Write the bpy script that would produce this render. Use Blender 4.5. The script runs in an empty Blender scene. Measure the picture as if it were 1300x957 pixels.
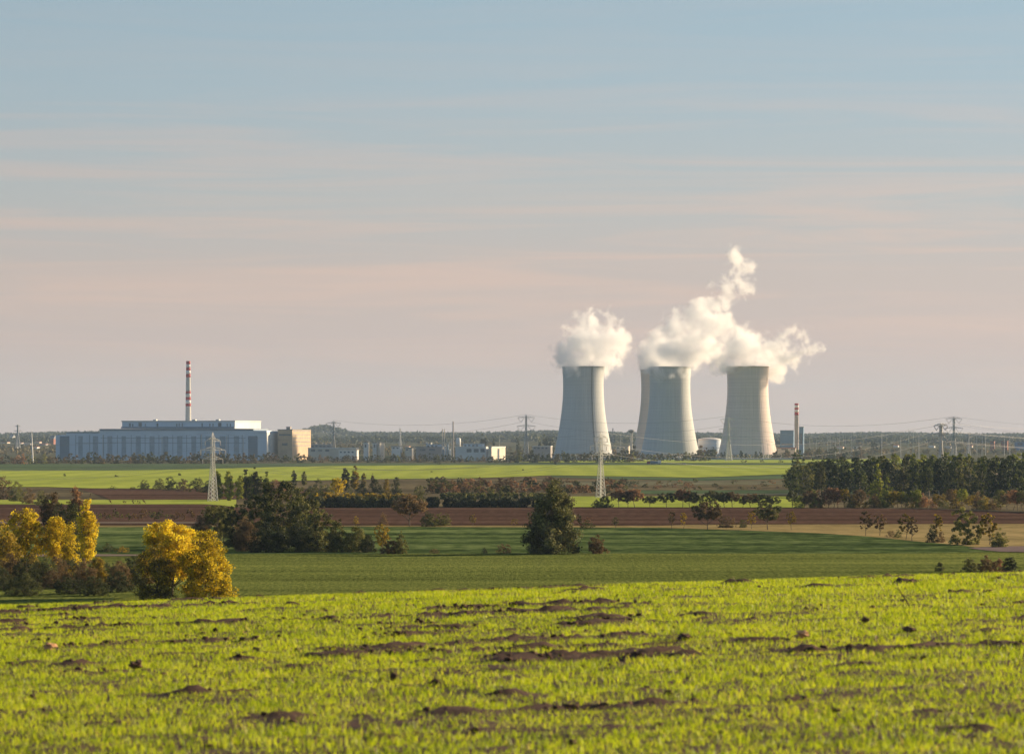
import bpy, math, random
import numpy as np
from mathutils import Vector, Matrix

# ------------------------------------------------------------------ basics
random.seed(7)
rng = np.random.default_rng(7)
scn = bpy.context.scene
COL = scn.collection
R = math.radians
F = 4830.0          # focal length in pixels of a 1300 px wide frame
HY = 556.0          # picture row of the eye level
CZ = 30.0           # height of the eye above datum
SUN_AZ = 62.0       # degrees clockwise from the view direction (+Y)
SUN_EL = 15.0
SUNV = Vector((math.sin(R(SUN_AZ)) * math.cos(R(SUN_EL)), math.cos(R(SUN_AZ)) * math.cos(R(SUN_EL)), math.sin(R(SUN_EL))))


def tag(o, label=None, cat=None, group=None, kind=None):
    if label: o['label'] = label
    if cat: o['category'] = cat
    if group: o['group'] = group
    if kind: o['kind'] = kind
    return o


def empty(name, loc=(0, 0, 0), rz=0.0):
    o = bpy.data.objects.new(name, None)
    COL.objects.link(o)
    o.empty_display_size = 0.5
    o.location = loc
    o.rotation_euler = (0, 0, rz)
    return o


def np_mesh(name, V, Fc, smooth=False):
    """V (n,3) array, Fc (m,k) array, k is 3 or 4"""
    V = np.asarray(V, dtype=np.float32)
    Fc = np.asarray(Fc, dtype=np.int32)
    me = bpy.data.meshes.new(name)
    me.vertices.add(len(V)); me.vertices.foreach_set('co', V.ravel())
    k = Fc.shape[1]
    me.loops.add(Fc.size); me.loops.foreach_set('vertex_index', Fc.ravel())
    me.polygons.add(len(Fc))
    me.polygons.foreach_set('loop_start', np.arange(0, Fc.size, k, dtype=np.int32))
    me.polygons.foreach_set('loop_total', np.full(len(Fc), k, dtype=np.int32))
    if smooth:
        me.polygons.foreach_set('use_smooth', np.ones(len(Fc), dtype=bool))
    me.update(calc_edges=True)
    return me


def link(name, me, mat=None, parent=None, loc=None):
    o = bpy.data.objects.new(name, me)
    COL.objects.link(o)
    if mat is not None:
        if len(me.materials) == 0:
            me.materials.append(mat)
    if parent: o.parent = parent
    if loc is not None: o.location = loc
    return o


class MB:
    """collects boxes, bars, frusta into one mesh"""
    def __init__(s): s.v = []; s.f = []; s.sm = []
    def add(s, vs, fs, smooth=False):
        n = len(s.v); s.v += [tuple(x) for x in vs]
        for f in fs: s.f.append(tuple(i + n for i in f)); s.sm.append(smooth)
        return s
    def box(s, x0, x1, y0, y1, z0, z1, M=None):
        vs = [Vector((x, y, z)) for z in (z0, z1) for y in (y0, y1) for x in (x0, x1)]
        if M is not None: vs = [M @ v for v in vs]
        return s.add(vs, [(0, 2, 3, 1), (4, 5, 7, 6), (0, 1, 5, 4), (2, 6, 7, 3), (0, 4, 6, 2), (1, 3, 7, 5)])
    def tube(s, a, b, r0, r1=None, n=5, caps=True):
        r1 = r0 if r1 is None else r1
        a = Vector(a); b = Vector(b); d = (b - a)
        if d.length < 1e-6: return s
        d.normalize()
        u = d.orthogonal().normalized(); w = d.cross(u)
        vs = []
        for p, r in ((a, r0), (b, r1)):
            for i in range(n):
                t = 2 * math.pi * i / n
                vs.append(p + (u * math.cos(t) + w * math.sin(t)) * r)
        fs = [(i, (i + 1) % n, n + (i + 1) % n, n + i) for i in range(n)]
        s.add(vs, fs, True)
        if caps: s.add(vs[:n], [tuple(reversed(range(n)))]); s.add(vs[n:], [tuple(range(n))])
        return s
    def lathe(s, prof, n=32, c=(0, 0, 0), smooth=True, wav=0.0, nw=0):
        vs = []
        for r, z in prof:
            for i in range(n):
                t = 2 * math.pi * i / n
                vs.append((c[0] + r * math.cos(t), c[1] + r * math.sin(t), c[2] + z))
        fs = []
        for k in range(len(prof) - 1):
            for i in range(n):
                j = (i + 1) % n
                fs.append((k * n + i, k * n + j, (k + 1) * n + j, (k + 1) * n + i))
        return s.add(vs, fs, smooth)
    def mesh(s, name):
        me = bpy.data.meshes.new(name)
        me.from_pydata([tuple(v) for v in s.v], [], s.f)
        me.polygons.foreach_set('use_smooth', s.sm)
        me.update()
        return me
    def build(s, name, mat, parent=None, loc=None):
        return link(name, s.mesh(name), mat, parent, loc)


# ------------------------------------------------------------------ materials
def new_mat(name):
    m = bpy.data.materials.new(name); m.use_nodes = True
    nt = m.node_tree
    return m, nt, nt.nodes['Principled BSDF'], nt.nodes['Material Output']


def N(nt, t, **kw):
    n = nt.nodes.new(t)
    for k, v in kw.items():
        if k.startswith('i_'):
            n.inputs[int(k[2:]) if k[2:].isdigit() else k[2:].replace('_', ' ')].default_value = v
        else: setattr(n, k, v)
    return n


def ramp(nt, stops, fac=None):
    n = nt.nodes.new('ShaderNodeValToRGB')
    el = n.color_ramp.elements
    while len(el) > 1: el.remove(el[-1])
    el[0].position = stops[0][0]; el[0].color = (*stops[0][1], 1)
    for p, c in stops[1:]:
        e = el.new(p); e.color = (*c, 1)
    if fac is not None: nt.links.new(fac, n.inputs[0])
    return n


def mat_plain(name, c1, c2=None, scale=1.0, rough=0.8, spec=0.3, metal=0.0, stretch=(1, 1, 1), bump=0.0, detail=5, sheen=0.0, sheen_tint=None, bscale=None):
    """mottled surface: noise between two base colours, object coordinates in metres"""
    m, nt, b, out = new_mat(name)
    c2 = c2 or tuple(x * 0.8 for x in c1)
    geo = N(nt, 'ShaderNodeNewGeometry')
    mp = N(nt, 'ShaderNodeMapping'); mp.inputs['Scale'].default_value = stretch
    nt.links.new(geo.outputs['Position'], mp.inputs['Vector'])
    no = N(nt, 'ShaderNodeTexNoise'); no.inputs['Scale'].default_value = scale; no.inputs['Detail'].default_value = detail
    no.inputs['Roughness'].default_value = 0.65
    nt.links.new(mp.outputs[0], no.inputs['Vector'])
    r = ramp(nt, [(0.36, c1), (0.64, c2)], no.outputs['Fac'])
    nt.links.new(r.outputs[0], b.inputs['Base Color'])
    b.inputs['Roughness'].default_value = rough
    b.inputs['Specular IOR Level'].default_value = spec
    b.inputs['Metallic'].default_value = metal
    if sheen:
        b.inputs['Sheen Weight'].default_value = sheen
        b.inputs['Sheen Roughness'].default_value = 0.6
        b.inputs['Sheen Tint'].default_value = (*(sheen_tint or c1), 1)
    if bump:
        bp = N(nt, 'ShaderNodeBump'); bp.inputs['Strength'].default_value = 1.0
        bp.inputs['Distance'].default_value = bump
        nt.links.new(no.outputs['Fac'], bp.inputs['Height'])
        nt.links.new(bp.outputs[0], b.inputs['Normal'])
    return m


def mat_crop(name, c1, c2, c3, big=0.01, fine=0.5, stretch=(1, 0.12, 1), rows=None, bump=0.0, sheen=0.0, sheen_col=None, leaf=0.0, bigstretch=(0.25, 1, 1)):
    """field: large patches + fine mottling. c1 low, c2 mid, c3 high"""
    m, nt, b, out = new_mat(name)
    geo = N(nt, 'ShaderNodeNewGeometry')
    mp = N(nt, 'ShaderNodeMapping'); mp.inputs['Scale'].default_value = stretch
    nt.links.new(geo.outputs['Position'], mp.inputs['Vector'])
    fi = N(nt, 'ShaderNodeTexNoise'); fi.inputs['Scale'].default_value = fine; fi.inputs['Detail'].default_value = 6
    fi.inputs['Roughness'].default_value = 0.75
    nt.links.new(mp.outputs[0], fi.inputs['Vector'])
    mp2 = N(nt, 'ShaderNodeMapping'); mp2.inputs['Scale'].default_value = bigstretch
    nt.links.new(geo.outputs['Position'], mp2.inputs['Vector'])
    bg = N(nt, 'ShaderNodeTexNoise'); bg.inputs['Scale'].default_value = big; bg.inputs['Detail'].default_value = 4
    nt.links.new(mp2.outputs[0], bg.inputs['Vector'])
    a = N(nt, 'ShaderNodeMath', operation='MULTIPLY_ADD'); a.inputs[1].default_value = 0.55; 
    nt.links.new(fi.outputs['Fac'], a.inputs[0])
    c = N(nt, 'ShaderNodeMath', operation='MULTIPLY'); c.inputs[1].default_value = 0.45
    nt.links.new(bg.outputs['Fac'], c.inputs[0]); nt.links.new(c.outputs[0], a.inputs[2])
    last = a.outputs[0]
    if rows:
        wv = N(nt, 'ShaderNodeTexWave', wave_type='BANDS', bands_direction=rows[0])
        wv.inputs['Scale'].default_value = rows[1]; wv.inputs['Distortion'].default_value = rows[2]; wv.inputs['Detail'].default_value = 2
        wv.inputs['Detail Scale'].default_value = 0.3
        nt.links.new(geo.outputs['Position'], wv.inputs['Vector'])
        q = N(nt, 'ShaderNodeMath', operation='MULTIPLY_ADD'); q.inputs[1].default_value = rows[3]
        nt.links.new(wv.outputs['Fac'], q.inputs[0]); nt.links.new(last, q.inputs[2])
        q2 = N(nt, 'ShaderNodeMath', operation='SUBTRACT'); q2.inputs[1].default_value = rows[3] * 0.5
        nt.links.new(q.outputs[0], q2.inputs[0]); last = q2.outputs[0]
    r = ramp(nt, [(0.40, c1), (0.5, c2), (0.61, c3)], last)
    nt.links.new(r.outputs[0], b.inputs['Base Color'])
    b.inputs['Roughness'].default_value = 0.9
    b.inputs['Specular IOR Level'].default_value = 0.0
    if sheen:
        b.inputs['Sheen Weight'].default_value = sheen
        b.inputs['Sheen Roughness'].default_value = 0.8
        b.inputs['Sheen Tint'].default_value = (*(sheen_col or c3), 1)
    if bump:
        bp = N(nt, 'ShaderNodeBump'); bp.inputs['Strength'].default_value = 1.0
        bp.inputs['Distance'].default_value = bump
        nt.links.new(fi.outputs['Fac'], bp.inputs['Height'])
        nt.links.new(bp.outputs[0], b.inputs['Normal'])
    return m


def mat_leaf(name, c1, c2, trans=0.35, tint_c=None):
    """foliage: per-leaf tint attribute plus a per-tree shift of hue"""
    m, nt, b, out = new_mat(name)
    at = N(nt, 'ShaderNodeAttribute', attribute_name='tint')
    oi = N(nt, 'ShaderNodeObjectInfo')
    mx = N(nt, 'ShaderNodeMath', operation='MULTIPLY_ADD'); mx.inputs[1].default_value = 0.45; mx.inputs[2].default_value = -0.22
    nt.links.new(oi.outputs['Random'], mx.inputs[0])
    ad = N(nt, 'ShaderNodeMath', operation='ADD')
    nt.links.new(at.outputs['Fac'], ad.inputs[0]); nt.links.new(mx.outputs[0], ad.inputs[1])
    r = ramp(nt, [(0.0, c1), (1.0, c2)], ad.outputs[0])
    if tint_c:
        e = r.color_ramp.elements.new(0.55); e.color = (*tint_c, 1)
    nt.links.new(r.outputs[0], b.inputs['Base Color'])
    b.inputs['Roughness'].default_value = 0.65
    b.inputs['Specular IOR Level'].default_value = 0.15
    tr = N(nt, 'ShaderNodeBsdfTranslucent'); nt.links.new(r.outputs[0], tr.inputs['Color'])
    ms = N(nt, 'ShaderNodeMixShader'); ms.inputs[0].default_value = trans
    nt.links.new(b.outputs[0], ms.inputs[1]); nt.links.new(tr.outputs[0], ms.inputs[2])
    nt.links.new(ms.outputs[0], out.inputs['Surface'])
    return m


# ------------------------------------------------------------------ terrain
KD = np.array([0, 12, 20, 45, 60, 80, 100, 150, 200, 300, 400, 490, 560, 700, 850, 950, 1250, 1450, 1700, 2200, 3000, 3600, 4300, 4950, 5600, 7000, 9000, 12000, 15000, 20000, 26000.])
KZ = np.array([-1.66, -1.66, -1.67, -1.83, -2.8, -4.3, -5.8, -10.2, -13.9, -18.4, -20.1, -20.4, -20.55, -21.3, -22.05, -22.3, -23.0, -23.15, -22.6, -22.8, -23.2, -24.6, -26.0, -27.7, -26, -18, -9, 1, 7, 8, 8.])
hh = np.diff(KD); dl = np.diff(KZ) / hh
mm = np.zeros(len(KD)); mm[0] = dl[0]; mm[-1] = dl[-1]
for i in range(1, len(KD) - 1):
    if dl[i - 1] * dl[i] > 0:
        w1 = 2 * hh[i] + hh[i - 1]; w2 = hh[i] + 2 * hh[i - 1]
        mm[i] = (w1 + w2) / (w1 / dl[i - 1] + w2 / dl[i])


def prof(d):
    d = np.clip(np.asarray(d, dtype=float), 0, KD[-1] - 1)
    k = np.clip(np.searchsorted(KD, d, side='right') - 1, 0, len(KD) - 2)
    h = hh[k]; t = (d - KD[k]) / h
    return ((1 + 2 * t) * (1 - t) ** 2 * KZ[k] + t * (1 - t) ** 2 * h * mm[k] + t * t * (3 - 2 * t) * KZ[k + 1] + t * t * (t - 1) * h * mm[k + 1])


def zg(x, d):
    """height of the ground at world x, y = d"""
    x = np.asarray(x, dtype=float); d = np.asarray(d, dtype=float)
    z = prof(d)
    fade = np.clip((300 - d) / 240, 0, 1)
    z = z + 0.033 * np.clip(x, -30, 30) * fade
    far = np.clip((d - 6500) / 4000, 0, 1)
    px = x / np.maximum(d, 1) * F
    z = z + far * (3.2 * np.sin(px * 0.013 + 1.0) + 2.0 * np.sin(px * 0.031) - np.clip((px - 150) / 500, 0, 1) * 8)
    z = z + far * 30 * np.exp(-((px + 240) / 28) ** 2) * np.clip((d - 11000) / 1500, 0, 1) * np.clip((16000 - d) / 1500, 0, 1)
    return CZ + z


_D = np.concatenate([np.linspace(470, 6000, 6000)])
_Y = HY - F * prof(_D) / _D
_Ys = np.minimum.accumulate(_Y)


def dist(y):
    return float(np.interp(-y, -_Ys, _D))


def gx(px, d): return (px - 650.0) / F * d
def gz(px, d): return float(zg(gx(px, d), d))
def ztop(y, d): return CZ - (y - HY) / F * d


def grid_mesh(name, X, Y, Z):
    ny, nx = X.shape
    V = np.stack([X, Y, Z], -1).reshape(-1, 3)
    i = np.arange(ny * nx).reshape(ny, nx)
    Fc = np.stack([i[:-1, :-1], i[:-1, 1:], i[1:, 1:], i[1:, :-1]], -1).reshape(-1, 4)
    return np_mesh(name, V, Fc, True)


def curve(pts, px):
    p = np.array(pts, dtype=float)
    return np.interp(px, p[:, 0], p[:, 1])


_lift = [0]
def field(name, top, bot, mat, x0=-500, x1=1800, lift=None, rows=14, dmin=None):
    """strip of ground between two boundary lines that run across the valley"""
    px = np.arange(x0, x1 + 1, 20.0)
    yt = curve(top, px); yb = curve(bot, px)
    dt = np.array([dist(v) for v in yt]); db = np.array([dist(v) for v in yb])
    if dmin is not None: db = np.full_like(db, dmin)
    _lift[0] += 1
    L = 0.03 * _lift[0] if lift is None else lift
    t = np.linspace(0, 1, rows)[:, None]
    Dm = db[None, :] * (1 - t) + dt[None, :] * t
    Xm = (px[None, :] - 650) / F * Dm
    Zm = zg(Xm, Dm) + L
    o = link(name, grid_mesh(name, Xm, Dm, Zm), mat)
    return tag(o, kind='structure')
# ------------------------------------------------------------------ tuned values
HAZE_D = 2.8e-5
VEIL = 0.475
EXPO = 1.1
SUN_E = 5.0
def lin(c): return tuple(((v / 255 + .055) / 1.055) ** 2.4 for v in c)
SKY_STOPS = [(0.0, lin((210, 187, 175))), (0.10, lin((205, 182, 173))), (0.17, lin((199, 182, 174))), (0.25, lin((183, 184, 183))), (0.36, lin((166, 183, 192))), (0.46, lin((157, 180, 193))), (1.0, lin((130, 160, 185)))]
PINK = lin((226, 190, 172))
# ------------------------------------------------------------------ palette
M = {}
M['concrete'] = mat_plain('concrete', (0.50, 0.49, 0.46), (0.40, 0.395, 0.375), 0.02, 0.85, 0.2, stretch=(2.5, 2.5, 0.35))
M['old_concrete'] = mat_plain('old_concrete', (0.46, 0.41, 0.36), (0.32, 0.285, 0.255), 0.06, 0.9, 0.2, stretch=(0.7, 0.7, 1.6))
M['dark_gap'] = mat_plain('dark_gap', (0.03, 0.03, 0.03), None, 1)
M['steel'] = mat_plain('steel', (0.42, 0.43, 0.43), (0.36, 0.37, 0.37), 0.3, 0.55, 0.4)
M['pale_steel'] = mat_plain('pale_steel', (0.68, 0.66, 0.60), (0.56, 0.54, 0.49), 0.3, 0.6, 0.4)
M['cable'] = mat_plain('cable', (0.30, 0.30, 0.30), (0.26, 0.26, 0.26), 0.3, 0.5, 0.4)
M['insulator'] = mat_plain('insulator', (0.55, 0.50, 0.47), None, 1, 0.3, 0.5)
M['white_panel'] = mat_plain('white_panel', (0.60, 0.68, 0.77), (0.52, 0.60, 0.69), 0.05, 0.6, 0.3, stretch=(1, 1, 0.2))
M['bay_panel'] = mat_plain('bay_panel', (0.33, 0.40, 0.47), (0.24, 0.30, 0.36), 0.3, 0.5, 0.4)
M['panel_edge'] = mat_plain('panel_edge', (0.62, 0.62, 0.6), None, 0.1)
M['grey_panel'] = mat_plain('grey_panel', (0.20, 0.26, 0.32), (0.15, 0.20, 0.26), 0.05, 0.6, 0.3)
M['window_glass'] = mat_plain('window_glass', (0.10, 0.13, 0.16), (0.07, 0.09, 0.115), 0.2, 0.25, 0.5)
M['blue_panel'] = mat_plain('blue_panel', (0.15, 0.26, 0.38), (0.11, 0.20, 0.31), 0.06, 0.6, 0.3, stretch=(1, 1, 0.2))
M['tan_wall'] = mat_plain('tan_wall', (0.55, 0.42, 0.28), (0.46, 0.34, 0.23), 0.2, 0.85, 0.2)
M['grey_wall'] = mat_plain('grey_wall', (0.36, 0.33, 0.31), (0.30, 0.28, 0.27), 0.2, 0.85, 0.2)
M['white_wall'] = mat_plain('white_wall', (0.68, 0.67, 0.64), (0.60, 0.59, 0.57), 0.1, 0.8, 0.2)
M['cream_wall'] = mat_plain('cream_wall', (0.62, 0.55, 0.45), (0.52, 0.46, 0.38), 0.1, 0.8, 0.2)
M['roof_grey'] = mat_plain('roof_grey', (0.22, 0.23, 0.24), (0.16, 0.17, 0.18), 0.2)
M['roof_red'] = mat_plain('roof_red', (0.32, 0.12, 0.08), (0.22, 0.09, 0.06), 0.4)
M['red_paint'] = mat_plain('red_paint', (0.42, 0.035, 0.04), (0.34, 0.04, 0.04), 0.3, 0.6)
M['white_paint'] = mat_plain('white_paint', (0.72, 0.71, 0.69), (0.62, 0.61, 0.59), 0.3, 0.6)
M['chimney_concrete'] = mat_plain('chimney_concrete', (0.52, 0.51, 0.47), (0.42, 0.42, 0.39), 0.1, 0.8, stretch=(1, 1, .2))
M['tyre'] = mat_plain('tyre', (0.03, 0.03, 0.03))
M['bark'] = mat_plain('bark', (0.16, 0.125, 0.095), (0.09, 0.07, 0.055), 2.0, 0.95, 0.1, stretch=(1, 1, .3))
M['pale_bark'] = mat_plain('pale_bark', (0.36, 0.32, 0.26), (0.20, 0.17, 0.14), 1.5, 0.9, 0.1)

LEAF = {
    'dark':   mat_leaf('leaf_dark', (0.018, 0.027, 0.013), (0.165, 0.165, 0.05), 0.28, (0.056, 0.068, 0.026)),
    'forest': mat_leaf('leaf_forest', (0.014, 0.028, 0.020), (0.17, 0.20, 0.04), 0.25, (0.035, 0.055, 0.026)),
    'olive':  mat_leaf('leaf_olive', (0.034, 0.042, 0.016), (0.33, 0.31, 0.08), 0.3, (0.13, 0.135, 0.042)),
    'greyolive': mat_leaf('leaf_grey_olive', (0.045, 0.050, 0.022), (0.40, 0.37, 0.13), 0.3, (0.17, 0.17, 0.062)),
    'brown':  mat_leaf('leaf_brown', (0.06, 0.046, 0.026), (0.32, 0.21, 0.09), 0.3, (0.17, 0.115, 0.052)),
    'rust':   mat_leaf('leaf_rust', (0.12, 0.062, 0.035), (0.50, 0.29, 0.13), 0.35, (0.30, 0.175, 0.09)),
    'gold':   mat_leaf('leaf_gold', (0.18, 0.15, 0.012), (0.89, 0.74, 0.042), 0.5, (0.69, 0.51, 0.02)),
    'goldmix': mat_leaf('leaf_goldmix', (0.06, 0.05, 0.015), (0.60, 0.42, 0.03), 0.4, (0.24, 0.18, 0.03)),
    'lime':   mat_leaf('leaf_lime', (0.08, 0.11, 0.02), (0.42, 0.42, 0.06), 0.4, (0.21, 0.24, 0.04)),
    'belt':   mat_leaf('leaf_belt', (0.045, 0.045, 0.025), (0.22, 0.17, 0.07), 0.25, (0.105, 0.092, 0.042)),
}

# ------------------------------------------------------------------ trees
def set_tint(me, vals_per_face, k=4):
    a = me.attributes.new('tint', 'FLOAT', 'FACE')
    a.data.foreach_set('value', np.asarray(vals_per_face, dtype=np.float32))


def leaf_cloud(r, cen, rad, n, size, squash=0.8, tint_spread=0.35):
    """n leaf quads scattered over clumps cen (k,3), rad (k,)"""
    k = len(cen)
    p = rad ** 2; p = p / p.sum()
    ci = r.choice(k, n, p=p)
    dirn = r.normal(size=(n, 3)); dirn /= np.linalg.norm(dirn, axis=1)[:, None]
    rr = rad[ci] * r.random(n) ** 0.45
    P = cen[ci] + dirn * rr[:, None] * np.array([1, 1, squash])
    nrm = dirn + r.normal(size=(n, 3)) * 0.8
    nrm /= np.linalg.norm(nrm, axis=1)[:, None]
    u = np.cross(nrm, r.normal(size=(n, 3))); u /= np.linalg.norm(u, axis=1)[:, None]
    w = np.cross(nrm, u)
    s = size * r.uniform(0.55, 1.35, n)[:, None]
    a = u * s; b = w * s * 0.7
    V = np.stack([P - a, P - b * r.uniform(0.5, 1, n)[:, None], P + a, P + b], 1).reshape(-1, 3)
    Fc = np.arange(4 * n).reshape(n, 4)
    ct = r.normal(0, tint_spread * 0.5, k)
    t = 0.5 + ct[ci] + r.normal(0, tint_spread * 0.5, n)
    return V, Fc, np.clip(t, 0.02, 0.98)


def crown_env(shape, r, k):
    """clump centres and radii in a unit tree (height 1, full width 1)"""
    C = []; Q = []
    for i in range(k * 30):
        if len(C) >= k: break
        x, y = r.uniform(-.5, .5, 2); z = r.uniform(0.02, 1.0); q = math.hypot(x, y)
        if shape == 'round':
            e = 0.5 * math.sqrt(max(0, 1 - ((z - 0.58) / 0.42) ** 2)) * (0.88 + 0.25 * math.sin(3 * math.atan2(y, x) + z * 7))
            rad = r.uniform(0.07, 0.15)
        elif shape == 'bush':
            e = 0.5 * (1 - max(0, z - 0.1) ** 2.2) * (0.85 + 0.3 * math.sin(4 * math.atan2(y, x) + z * 9))
            rad = r.uniform(0.09, 0.17)
        elif shape == 'poplar':
            e = 0.5 * min(1, (1.02 - z) * 2.4) * min(1, z * 5 + .35) * r.uniform(.7, 1.05)
            rad = r.uniform(0.05, 0.09)
        elif shape == 'umbrella':
            e = 0.5 * math.sqrt(max(0, 1 - ((z - 0.66) / 0.34) ** 2))
            if z < 0.38: e = 0
            rad = r.uniform(0.07, 0.13)
        elif shape == 'thin':
            e = 0.5 * math.sqrt(max(0, 1 - ((z - 0.62) / 0.38) ** 2))
            rad = r.uniform(0.05, 0.10)
        elif shape == 'spiky':
            e = 0.5 * min(1, (1.03 - z) ** 0.8 * 1.3) * r.uniform(.5, 1.1)
            rad = r.uniform(0.05, 0.09)
        elif shape == 'tallmass':   # tree of a closed stand: foliage right to the ground
            e = 0.5 * math.sqrt(max(0, 1 - max(0, (z - 0.55) / 0.47) ** 2)) * (0.86 + 0.2 * math.sin(3 * math.atan2(y, x) + z * 6))
            rad = r.uniform(0.06, 0.11)
        if q > max(0, e - rad * 0.4): continue
        if shape not in ('poplar', 'spiky') and q < e * 0.4 and r.random() < 0.35: continue
        C.append((x, y, min(z, 1 - rad * 0.7))); Q.append(rad)
    return np.array(C), np.array(Q)


_proto = {}
def proto(shape, seed, n, aspect, h):
    """aspect = width / height.  returns crown mesh and trunk mesh for a tree 1 m tall"""
    aspect = round(aspect, 1) if aspect > 0.15 else 0.15
    aspect = max(aspect, 0.15)
    lod = 0 if n > 6000 else 1 if n > 1500 else 2
    key = (shape, seed, n, aspect)
    if key in _proto: return _proto[key]
    r = np.random.default_rng(abs(hash((seed, n, int(aspect * 10), len(shape)))) % 99991)
    k = {0: 200, 1: 85, 2: 28}[lod]
    if shape == 'thin': k = int(k * 0.55)
    C, Q = crown_env(shape, r, k)
    C = C * np.array([aspect, aspect, 1]); Q = Q * (0.55 + 0.45 * min(1.3, aspect)) if shape != 'poplar' else Q * 0.9
    if shape == 'poplar': Q = np.minimum(Q, aspect * 0.30)
    Q = Q * {0: .70, 1: .8, 2: .95}[lod]
    size = {0: 0.0145, 1: 0.022, 2: 0.042}[lod] * (0.8 + 0.35 * min(aspect, 1.3))
    if shape == 'thin': size *= 0.95
    nn = int(n * (0.75 if shape == 'thin' else 1))
    V, Fc, t = leaf_cloud(r, C, Q, nn, size)
    V[:, 2] = np.maximum(V[:, 2], 0.004)
    me = np_mesh('crown', V, Fc); set_tint(me, t)
    # trunk and limbs
    tb = MB()
    base_r = 0.020 if shape != 'thin' else 0.014
    if shape in ('bush', 'tallmass'): base_r = 0.015
    top = 0.8 if shape in ('poplar', 'spiky') else 0.5
    lean = r.normal(0, 0.02, 2)
    pts = [Vector((0, 0, -0.02))]
    for i in range(1, 5):
        pts.append(Vector((lean[0] * i + r.normal(0, .006), lean[1] * i + r.normal(0, .006), top * i / 4)))
    for i in range(4): tb.tube(pts[i], pts[i + 1], base_r * (1 - i * .2), base_r * (1 - (i + 1) * .2), 6, False)
    nb = {0: 26, 1: 14, 2: 6}[lod]
    for i in range(min(nb, len(C))):
        c = Vector(C[i]);
        zt = min(top, max(0.12, c.z - abs(c.x) * 0.6 - 0.1))
        s = pts[0].lerp(pts[-1], (zt + 0.02) / (top + .02))
        mid = s.lerp(c, 0.5) + Vector((0, 0, -0.02))
        tb.tube(s, mid, base_r * .45, base_r * .28, 4, False); tb.tube(mid, c, base_r * .28, base_r * .1, 4, False)
        if lod < 2:
            for _ in range(2):
                q = mid.lerp(c, r.random()); e = q + Vector(r.normal(0, 0.05, 3)) + Vector((0, 0, .03))
                tb.tube(q, e, base_r * .15, base_r * .06, 3, False)
    tm = tb.mesh('trunk')
    _proto[key] = (me, tm)
    return _proto[key]


_cm = {}
def with_mat(me, mat):
    k = (me.name, mat.name)
    if k not in _cm:
        m2 = me if len(me.materials) == 0 else me.copy()
        m2.materials.clear(); m2.materials.append(mat)
        _cm[k] = m2
    return _cm[k]


_nt = [0]
def tree(name, label, px, ytop, w, leaf, shape='round', d=None, yb=None, n=None, group=None, cat='tree', seed=None, bark='bark', parts=True, rz=None, trunk_scale=1.0):
    """a plant at picture column px, foot at distance d (or where row yb meets the ground)"""
    if d is None: d = dist(yb)
    x = gx(px, d); z0 = gz(px, d)
    H = ztop(ytop, d) - z0
    W = w / F * d
    _nt[0] += 1
    seed = (_nt[0] % 4) if seed is None else seed
    if n is None: n = 9000 if H / d * F > 55 else 2600 if H / d * F > 24 else 700
    asp = min(2.2, max(0.15, W / H))
    cm, tm = proto(shape, seed, n, asp, H)
    a2 = max(0.15, round(asp, 1) if asp > .15 else .15)
    sx = H * asp / a2
    rz = random.uniform(0, 6.28) if rz is None else rz
    if parts:
        root = empty(name, (x, d, z0), rz)
        tag(root, label, cat, group)
        c = link('crown' if cat != 'shrub' else 'foliage', with_mat(cm, LEAF[leaf]), None, root); c.scale = (sx, sx, H)
        t = link('trunk' if cat != 'shrub' else 'stem', with_mat(tm, M[bark]), None, root); t.scale = (sx * trunk_scale, sx * trunk_scale, H)
        return root
    key = ('joined', cm.name, leaf)
    if key not in _proto:
        # crown and stem in one mesh for plants that show only a few pixels
        nv = len(cm.vertices); V = np.empty(nv * 3, dtype=np.float32); cm.vertices.foreach_get('co', V)
        j = bpy.data.meshes.new('small_plant')
        vv = V.reshape(-1, 3).tolist(); ff = [tuple(p.vertices) for p in cm.polygons]
        tt = np.empty(len(cm.polygons), dtype=np.float32); cm.attributes['tint'].data.foreach_get('value', tt)
        nf = len(ff)
        for v in tm.vertices: vv.append(tuple(v.co))
        for p in tm.polygons: ff.append(tuple(i + nv for i in p.vertices))
        j.from_pydata(vv, [], ff)
        j.materials.append(LEAF[leaf]); j.materials.append(M[bark])
        mi = np.zeros(len(ff), dtype=np.int32); mi[nf:] = 1
        j.polygons.foreach_set('material_index', mi)
        set_tint(j, np.concatenate([tt, np.full(len(ff) - nf, .5)]))
        j.update(); _proto[key] = j
    o = link(name, _proto[key], None, None, (x, d, z0))
    o.scale = (sx, sx, H); o.rotation_euler = (0, 0, rz)
    return tag(o, label, cat, group)
# ------------------------------------------------------------------ the ground
_tab = rng.random((256, 256))
def vnoise(x, y, s=1.0, seed=0):
    x = np.asarray(x) / s + 37.1 * seed; y = np.asarray(y) / s + 11.7 * seed
    xi = np.floor(x).astype(int); yi = np.floor(y).astype(int); fx = x - xi; fy = y - yi
    fx = fx * fx * (3 - 2 * fx); fy = fy * fy * (3 - 2 * fy)
    g = lambda a, b: _tab[a & 255, b & 255]
    return (g(xi, yi) * (1 - fx) + g(xi + 1, yi) * fx) * (1 - fy) + (g(xi, yi + 1) * (1 - fx) + g(xi + 1, yi + 1) * fx) * fy


def fbm(x, y, s, o=4, seed=0, gain=0.5):
    a = 1; t = 0; w = 0
    for i in range(o):
        t = t + a * vnoise(x, y, s / 2 ** i, seed + i * 3); w += a; a *= gain
    return t / w


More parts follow.
